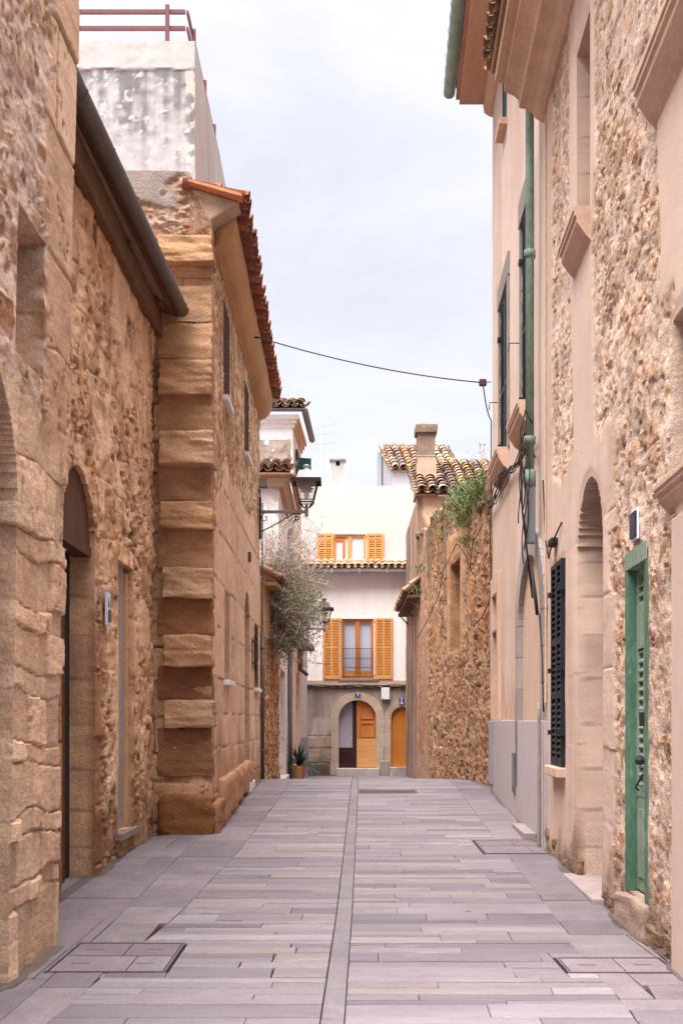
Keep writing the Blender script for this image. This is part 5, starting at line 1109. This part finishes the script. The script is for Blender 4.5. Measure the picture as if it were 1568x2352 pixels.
lantern('street lantern with a pale pyramid roof on the corner of the quoined house', (X(703.8, 22.6), 22.6, 5.56), 1.0, -1.56, 5.54)
lantern('dark street lantern half hidden behind the bush', (X(744, 33), 33, 4.12), .95, -1.2, 4.10, 'zinc')
b = MB(); b.tube([(-1.575, 22.6, 5.6), (-1.55, 22.6, 5.75), (-1.57, 22.6, 5.95)], .012, 5)
t = thing('junction_box', 'grey junction box above the lantern bracket', 'junction box', (-1.55, 22.6, 5.98)); q = MB(); q.box(-1.58, -1.42, 22.5, 22.7, 5.98, 6.14); mk('casing', q, 'trim_grey', t, bevel=.006); mk('lead', b, 'cable', t)
# overhead cable
a_, b_ = FL2.P(18.6, Z(775, 18.6), .27), (X(1108, 19.4), 19.4, Z(879, 19.4))
oc = thing('overhead_cable', 'thin black cable hung across the street with a small insulator', 'cable', a_)
b = MB(); b.tube(sag(a_, b_, .10, 18), .010, 5); b.tube([a_, FL2.P(18.6, a_[2] + .0, .12)], .016, 5); mk('line', b, 'cable', oc)
b = MB(); b.rough((b_[0], b_[1], b_[2]), (.06, .05, .055), .015, .004, 4, 5, lin(96, 60, 66)); mk('insulator', b, 'stone_fine', oc)
b = MB(); b.tube([b_, FR.P(19.7, b_[2] + .1, .05)], .008, 5); b.tube([b_] + [Vector(b_).lerp(Vector(FR.P(19.9, b_[2] - .5, .03)), k / 6) - Vector((0, 0, .12 * math.sin(k / 6 * math.pi))) for k in range(1, 7)] + [FR.P(19.92, 6.0, .03), FR.P(19.9, 5.35, .03)], .010, 5); mk('tail', b, 'cable', oc)
# cables on the plastered house
b = MB(); rg = random.Random(17)
ka, kb = FR.P(19.85, 5.3, .05), FR.P(15.3, 4.65, .06)
for k in range(6):
    pts = []
    for i in range(19):
        f = i / 18; p = Vector(FR.P(19.85 + (13.75 - 19.85) * f, 5.15 - .25 * f + (.0 if f < .9 else -.2 * (f - .9) * 10) - .14 * math.sin(f * math.pi * 3 + k * .3) * (.5 + .2 * k) * .5, .05 + .02 * (k % 3))); pts.append(p + Vector((0, 0, rg.uniform(-.035, .035) + .03 * (k - 3))))
    b.tube(pts, .009, 5)
o = mk('cable_run', b, 'cable', None, smooth=True, base=FR.P(17, 4.9, .05), label='tangle of black cables looped under the dark shuttered windows', cat='cables')
b = MB()
for k in range(5):
    b.tube([Vector(FR.P(13.5 + .03 * k, z, .19 + .045 * math.sin(z * 4 + 1.7 * k) + .010 * k)) for z in np.linspace(4.75 - .1 * k, 3.3 + .16 * k, 14)], .0075, 5)
b.tube([FR.P(13.46, 4.9, .12), FR.P(13.44, 5.05, .2), FR.P(13.42, 4.8, .26), FR.P(13.42, 3.9, .24), FR.P(13.44, 2.9, .12)], .011, 6); b.tube([FR.P(13.44, 3.3, .14), FR.P(13.38, 2.95, .10), FR.P(13.32, 2.7, .08)], .02, 6); b.tube([FR.P(13.30, 2.7, .06), FR.P(13.1, 2.2, .05), FR.P(13.02, 1.6, .05)], .010, 6)
mk('cable_drop', b, 'cable', None, smooth=True, base=FR.P(13.45, 3, .2), label='black cables hanging beside the green downpipe', cat='cables')
b = MB(); b.tube([FR.P(19.93, 5.3, .04), FR.P(19.9, 4.6, .05), FR.P(19.8, 3.9, .04), FR.P(19.95, 3.55, .05), F3.P(20.4, 3.3, .10), F3.P(21.2, 3.2, .12), F3.P(21.6, 3.35, .1)], .010, 5); b.tube([F3.P(20.3, 4.9, .1), F3.P(21.2, 4.7, .14), F3.P(21.6, 4.3, .12), F3.P(22.4, 4.75, .13), F3.P(23.3, 5.0, .12), F3.P(25.2, 4.75, .1), F3.P(26.0, 4.3, .1), F3.P(28.0, 3.9, .1), F3.P(30.2, 3.6, .1)], .009, 5)
mk('wall_cable', b, 'cable', None, smooth=True, base=F3.P(22, 4, .1), label='thin cable wandering across the brown rubble wall', cat='cable')
t = thing('cable_clamp', 'black cable clamp above the closed black shutters', 'cable clamp', FR.P(12.3, 3.35, .04)); b = MB(); b.fbox(FR, 12.15, 12.4, 3.32, 3.40, .01, .09); mk('body', b, 'cable', t, bevel=.02)
b = MB(); b.tube([FR.P(11.85, 3.5, .02), FR.P(12.1, 3.4, .05), FR.P(12.25, 3.28, .08), FR.P(12.6, 3.24, .05), FR.P(13.0, 3.5, .03), FR.P(13.2, 4.2, .03)], .009, 5); mk('lead', b, 'cable', t)

# timber hood near the far lantern
t = thing('timber_hood', 'weathered timber hood on a curved strut below the bush', 'door hood', (-1.2, 33.2, 3.4)); b = MB(); b.box(-1.26, -.78, 32.9, 34.3, 3.52, 3.60); mk('board', b, 'soffit', t, bevel=.006)
b = MB(); b.tube([(-1.25, 33.3, 3.0), (-1.1, 33.3, 2.9), (-.95, 33.3, 2.78)], .05, 8); b.box(-1.22, -1.1, 33.24, 33.36, 2.95, 3.52); mk('strut', b, 'soffit', t)

# bare twiggy bush leaning over the garden wall
bu = thing('bush', 'half bare twiggy bush spilling over the garden wall by the lantern', 'bush', (-1.9, 25.6, .2))
rg = random.Random(23); tw_, lv = MB(), MB(); CB = Vector((-1.16, 25.6, 4.30)); RB = Vector((.82, 1.2, 1.5))
TW = [lin(196, 176, 168, .95), lin(170, 150, 142, .95), lin(212, 194, 188, .95), lin(136, 118, 110, .95)]
b = MB(); b.tube([(-1.95, 25.6, -.2), (-1.9, 25.6, 1.6), (-1.75, 25.6, 2.9), (-1.4, 25.6, 3.5)], [.10, .09, .07, .05], 8, lin(110, 92, 82, .7)); b.tube([(-1.75, 25.6, 2.9), (-1.65, 25.4, 3.8), (-1.4, 25.5, 4.8)], [.06, .045, .03], 7, lin(110, 92, 82, .7)); mk('trunk', b, 'twig', bu, smooth=True)
LV = [lin(132, 136, 92, .8), lin(112, 122, 76, .8), lin(152, 144, 112, .8), lin(122, 114, 88, .8), lin(104, 132, 66, .8), lin(160, 146, 130, .8)]
def leaf(mb, p, s_, col):
    a = Vector((rg.gauss(0, 1), rg.gauss(0, 1), rg.gauss(0, 1))).normalized(); b_ = a.orthogonal().normalized()
    mb.add([p - a * s_, p + b_ * s_ * .45, p + a * s_, p - b_ * s_ * .45], [(0, 1, 2, 3)], col)
def twig(p, d, L, r, lvl):
    n = 5; pts = [p]; rr = [r]; lim = -.16 - abs(rg.gauss(0, .38))
    for k in range(n):
        d = (d + Vector((rg.gauss(0, .22), rg.gauss(0, .22), rg.gauss(0, .2) + .0))).normalized(); p = p + d * (L / n)
        if k > 0 and (p.x > lim or p.z < 2.6 + .3 * abs(lim) or p.z > 6.0): break
        pts.append(p); rr.append(r * (1 - .75 * (k + 1) / n))
        if lvl > 0 and rg.random() < .8: twig(p, (d + Vector((rg.gauss(0, .8), rg.gauss(0, .8), rg.gauss(0, .7)))).normalized(), L * rg.uniform(.4, .75), r * .6, lvl - 1)
        q = (p - CB); low_ = .6 if q.z < .1 else .14
        if lvl <= 1 and p.x < -.42 and rg.random() < low_:
            for _ in range(2): leaf(lv, p + Vector((rg.gauss(0, .04), rg.gauss(0, .04), rg.gauss(0, .04))), rg.uniform(.016, .034), rg.choice(LV))
    tw_.tube(pts, rr, 3, rg.choice(TW), cap=False)
for k in range(250):
    o = Vector((-1.75 + rg.uniform(0, .45), 25.6 + rg.uniform(-.9, .9), 3.1 + rg.uniform(-.1, 1.8))); tgt = CB + Vector((RB.x * rg.gauss(0, .55), RB.y * rg.gauss(0, .5), RB.z * rg.gauss(-.1, .55)))
    d = (tgt - o); L = d.length * rg.uniform(.7, 1.15); d = (d.normalized() + Vector((0, 0, .25))).normalized(); twig(o, d, L, .011, 2)
for k in range(9):
    o = CB + Vector((rg.uniform(-.6, .4), rg.uniform(-.5, .5), rg.uniform(.4, .9))); twig(o, Vector((rg.uniform(.1, .9), rg.uniform(-.4, .4), rg.uniform(.2, .9))).normalized(), rg.uniform(.7, 1.2), .008, 1)
for k in range(5600):
    v = Vector((rg.gauss(-.05, .42), rg.gauss(0, .45), max(-.78, min(.8, rg.gauss(-.30, .30))))); p = CB + Vector((max(-.7, min(.85, v.x * RB.x)), v.y * RB.y, v.z * RB.z)); leaf(lv, p, rg.uniform(.018, .040), rg.choice(LV))
mk('twigs', tw_, 'twig', bu); mk('foliage', lv, 'leaf', bu, kind='stuff')

# potted plant
t = thing('potted_plant', 'spiky dark green plant in a terracotta pot against the pink wall', 'potted plant', (-1.09, 31.4, G(31.4)))
px_, py_, pz_ = -1.13, 31.2, G(31.4); b = MB(); b.lathe((px_, py_, pz_), [(.13, 0), (.19, .30), (.205, .30), (.205, .36), (.18, .36), (.17, .31), (0, .31)], 18); mk('pot', b, 'terracotta', t, smooth=False)
b = MB()
for k in range(70):
    a = rg.uniform(0, 6.28); e = rg.uniform(.1, 1.35); L = rg.uniform(.6, 1.0); d = Vector((math.cos(a) * math.cos(e), math.sin(a) * math.cos(e), math.sin(e))); s_ = Vector((-math.sin(a), math.cos(a), 0)); o = Vector((px_, py_, pz_ + .34 + rg.uniform(0, .12))); pts = []
    for i in range(6):
        f = i / 5; p = o + d * L * f - Vector((0, 0, .34 * L * f * f * (1.5 - e * .6))); w_ = .034 * (math.sin(math.pi * min(1, f * .8 + .2))) * (1 - f * .6); pts += [p - s_ * w_, p + s_ * w_ + Vector((0, 0, .004))]
    b.add(pts, [(2 * i, 2 * i + 1, 2 * i + 3, 2 * i + 2) for i in range(5)])
mk('leaves', b, 'leaf_dark', t)

# grass and weeds on the crest of the rubble wall
b = MB(); GC = [lin(104, 136, 58, .62), lin(132, 150, 84, .62), lin(86, 116, 52, .62), lin(150, 146, 96, .62), lin(116, 110, 76, .62)]
def blades(mb, u, z, o, n, L, sp):
    for k in range(n):
        p = Vector(F3.P(u + rg.gauss(0, sp), z + rg.gauss(0, sp * .35), o + rg.gauss(0, .1))); a = rg.uniform(0, 6.28); d = Vector((math.cos(a) * .5 - .1, math.sin(a) * .5, 1)).normalized(); l = L * rg.uniform(.4, 1.2); s_ = Vector((1, .2, 0)) * .007; pts = []
        for i in range(4):
            f = i / 3; q = p + d * l * f + Vector((math.cos(a), math.sin(a), -.5)) * l * .35 * f * f; w_ = 1 - f * .85; pts += [q - s_ * w_, q + s_ * w_]
        mb.add(pts, [(2 * i, 2 * i + 1, 2 * i + 3, 2 * i + 2) for i in range(3)], tuple(c * rg.uniform(.75, 1.2) for c in rg.choice(GC)))
for u, z, n, L, sp in tuple((a, b_, int(c * .55), d * .85, e * .85) for a, b_, c, d, e in ((21.0, 5.6, 900, .24, .38), (22.0, 5.6, 1100, .28, .42), (23.2, 5.9, 900, .26, .4), (24.4, 6.0, 300, .18, .35), (22.5, 5.3, 500, .16, .25), (22.4, 4.9, 220, .13, .14), (26.2, 6.1, 260, .16, .22), (26.0, 5.6, 160, .14, .15), (29.5, 5.3, 200, .16, .25), (29.9, 4.8, 120, .15, .2))): blades(b, u, z, .0 if z > 5.4 else .1, n, L, sp)
for k in range(1500): leaf(b, Vector(F3.P(22.0 + rg.gauss(0, .8), 5.72 + rg.gauss(0, .2), rg.gauss(0, .18))), rg.uniform(.012, .03), tuple(c * rg.uniform(.7, 1.2) for c in rg.choice(GC)))
mk('wall_grass', b, 'leaf', None, base=F3.P(22.5, 5.6, 0), label='tufts of green grass and weeds growing on the rubble wall', cat='grass', kind='stuff')
b = MB()
for k in range(7):
    u = 21.0 + k * .28; p = Vector(F3.P(u, 5.9, -.1)); q = p + Vector((rg.uniform(-.1, .2), rg.uniform(-.1, .1), rg.uniform(.35, .7))); b.tube([p, p.lerp(q, .5) + Vector((.02, 0, 0)), q], .005, 4, TW[1])
    for _ in range(6): leaf(b, q + Vector((rg.gauss(0, .05), rg.gauss(0, .05), rg.gauss(-.05, .06))), .022, TW[3])
mk('dry_weeds', b, 'leaf', None, base=F3.P(22, 5.9, 0), label='dry seeded weed stalks standing above the wall grass', cat='weeds', kind='stuff')

# grime along the foot of the walls, with contact shade painted in
def dirt_shade(label, F, Y0, Y1, o0, seed, wmax=.07):
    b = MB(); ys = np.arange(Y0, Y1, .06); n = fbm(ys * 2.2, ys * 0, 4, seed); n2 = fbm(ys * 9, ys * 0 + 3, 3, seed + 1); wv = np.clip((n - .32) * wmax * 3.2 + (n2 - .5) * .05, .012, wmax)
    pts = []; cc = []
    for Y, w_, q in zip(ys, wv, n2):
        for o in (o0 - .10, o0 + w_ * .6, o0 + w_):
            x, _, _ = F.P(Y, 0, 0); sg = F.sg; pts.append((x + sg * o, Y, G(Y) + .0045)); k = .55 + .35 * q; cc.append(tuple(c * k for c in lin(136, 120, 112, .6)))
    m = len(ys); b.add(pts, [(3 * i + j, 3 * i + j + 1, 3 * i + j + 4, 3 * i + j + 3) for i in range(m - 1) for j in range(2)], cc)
    mk('dirt_shade', b, 'granite', None, base=F.P((Y0 + Y1) / 2, 0, 0), label=label, cat='dirt_shade', kind='stuff')
dirt_shade('grime and painted contact shade along the foot of the nearest left wall', FL0, 4.4, 7.84, .0, 501)
dirt_shade('grime and painted contact shade along the foot of the low sandstone house', FL1, 7.9, 14.1, .0, 511)
dirt_shade('grime and painted contact shade along the foot of the tall quoined house', FL2, 14.4, 22.8, .06, 521)
dirt_shade('grime, moss and painted contact shade along the foot of the right rubble house', FR, 5.8, 13.3, .02, 531, .09)
dirt_shade('grime and painted contact shade along the foot of the pink plastered house', FR, 13.3, 20.0, .05, 541, .06)
dirt_shade('grime and painted contact shade along the foot of the brown garden wall', F3, 20.1, 31, .03, 551, .12)
b = MB()
for k in range(16):
    Y = rg.uniform(6.3, 15); x = rg.uniform(le(Y) - .3, re_(Y) + .3); leaf(b, Vector((x, Y, G(Y) + .006)), .001, TW[3]); s_ = rg.uniform(.012, .03); a = rg.uniform(0, 3.1); u = Vector((math.cos(a), math.sin(a), .1)); v = Vector((-math.sin(a), math.cos(a), .15)); p = Vector((x, Y, G(Y) + .008)); b.add([p - u * s_, p + v * s_ * .5, p + u * s_, p - v * s_ * .5], [(0, 1, 2, 3)], rg.choice([lin(120, 92, 66, .6), lin(96, 84, 70, .6), lin(150, 128, 100, .6)]))
mk('fallen_leaves', b, 'leaf', None, base=(0, 10, 0), label='few small dry leaves scattered over the paving', cat='leaves', kind='stuff')
# ================================================================== SKY, LIGHT, CAMERA
w = bpy.data.worlds.new('World'); sc.world = w; w.use_nodes = True
nt = w.node_tree; N = nt.nodes; L = nt.links; N.clear()
out = N.new('ShaderNodeOutputWorld'); bg1 = N.new('ShaderNodeBackground'); bg2 = N.new('ShaderNodeBackground'); mix = N.new('ShaderNodeMixShader')
sky = N.new('ShaderNodeTexSky'); sky.sky_type = 'NISHITA'; sky.sun_disc = False
SUN_EL, SUN_AZ = math.radians(60), math.radians(-150)      # azimuth from +Y towards +X
sky.sun_elevation = SUN_EL; sky.sun_rotation = SUN_AZ
L.new(sky.outputs[0], bg1.inputs[0]); bg1.inputs[1].default_value = .10
tc = N.new('ShaderNodeTexCoord'); sep = N.new('ShaderNodeSeparateXYZ'); L.new(tc.outputs['Generated'], sep.inputs[0])
mp = N.new('ShaderNodeMapping'); mp.inputs['Scale'].default_value = (1.2, 1.0, 3.2); L.new(tc.outputs['Generated'], mp.inputs[0])
n1 = N.new('ShaderNodeTexNoise'); n1.inputs['Scale'].default_value = 2.6; n1.inputs['Detail'].default_value = 7; n1.inputs['Roughness'].default_value = .55; n1.inputs['Distortion'].default_value = .4
L.new(mp.outputs[0], n1.inputs['Vector'])
cr = N.new('ShaderNodeValToRGB'); e = cr.color_ramp.elements
e[0].position = .34; e[0].color = (.79, .785, .87, 1); e[1].position = .66; e[1].color = (1, .985, .975, 1)
L.new(n1.outputs[0], cr.inputs[0]); L.new(cr.outputs[0], bg2.inputs[0])
mx_ = N.new('ShaderNodeMath'); mx_.operation = 'MAXIMUM'; mx_.inputs[1].default_value = 0; L.new(sep.outputs['Z'], mx_.inputs[0])
pw = N.new('ShaderNodeMath'); pw.operation = 'POWER'; pw.inputs[1].default_value = 6; L.new(mx_.outputs[0], pw.inputs[0])
gr = N.new('ShaderNodeMath'); gr.operation = 'MULTIPLY_ADD'              # overcast sky: the zenith is the brightest part
gr.inputs[1].default_value = SKY1; gr.inputs[2].default_value = SKY0
L.new(pw.outputs[0], gr.inputs[0]); L.new(gr.outputs[0], bg2.inputs[1])
L.new(bg1.outputs[0], mix.inputs[1]); L.new(bg2.outputs[0], mix.inputs[2]); mix.inputs[0].default_value = .9
L.new(mix.outputs[0], out.inputs[0])
s = bpy.data.lights.new('sun', 'SUN'); s.energy = SUN_E; s.angle = math.radians(45); s.color = (1, .95, .89)
so = bpy.data.objects.new('sun', s); COL.objects.link(so); so['kind'] = 'helper'
dv = Vector((math.sin(SUN_AZ) * math.cos(SUN_EL), math.cos(SUN_AZ) * math.cos(SUN_EL), math.sin(SUN_EL)))
so.rotation_euler = dv.to_track_quat('Z', 'Y').to_euler(); so.location = (0, 10, 30)
cam = bpy.data.cameras.new('camera'); co = bpy.data.objects.new('camera', cam); COL.objects.link(co); co['kind'] = 'helper'
co.location = (0, 0, CAMH); co.rotation_euler = (math.pi / 2, 0, 0)
cam.sensor_width = 36; cam.sensor_fit = 'AUTO'; cam.lens = FOC / 2352 * 36; cam.shift_y = (HY - 1176) / 2352; cam.clip_end = 2000; cam.clip_start = .05
sc.camera = co
sc.view_settings.view_transform = 'Standard'; sc.view_settings.look = 'None'; sc.view_settings.gamma = 1; sc.view_settings.exposure = EXPO
sc.cycles.max_bounces = 8; sc.cycles.diffuse_bounces = 5
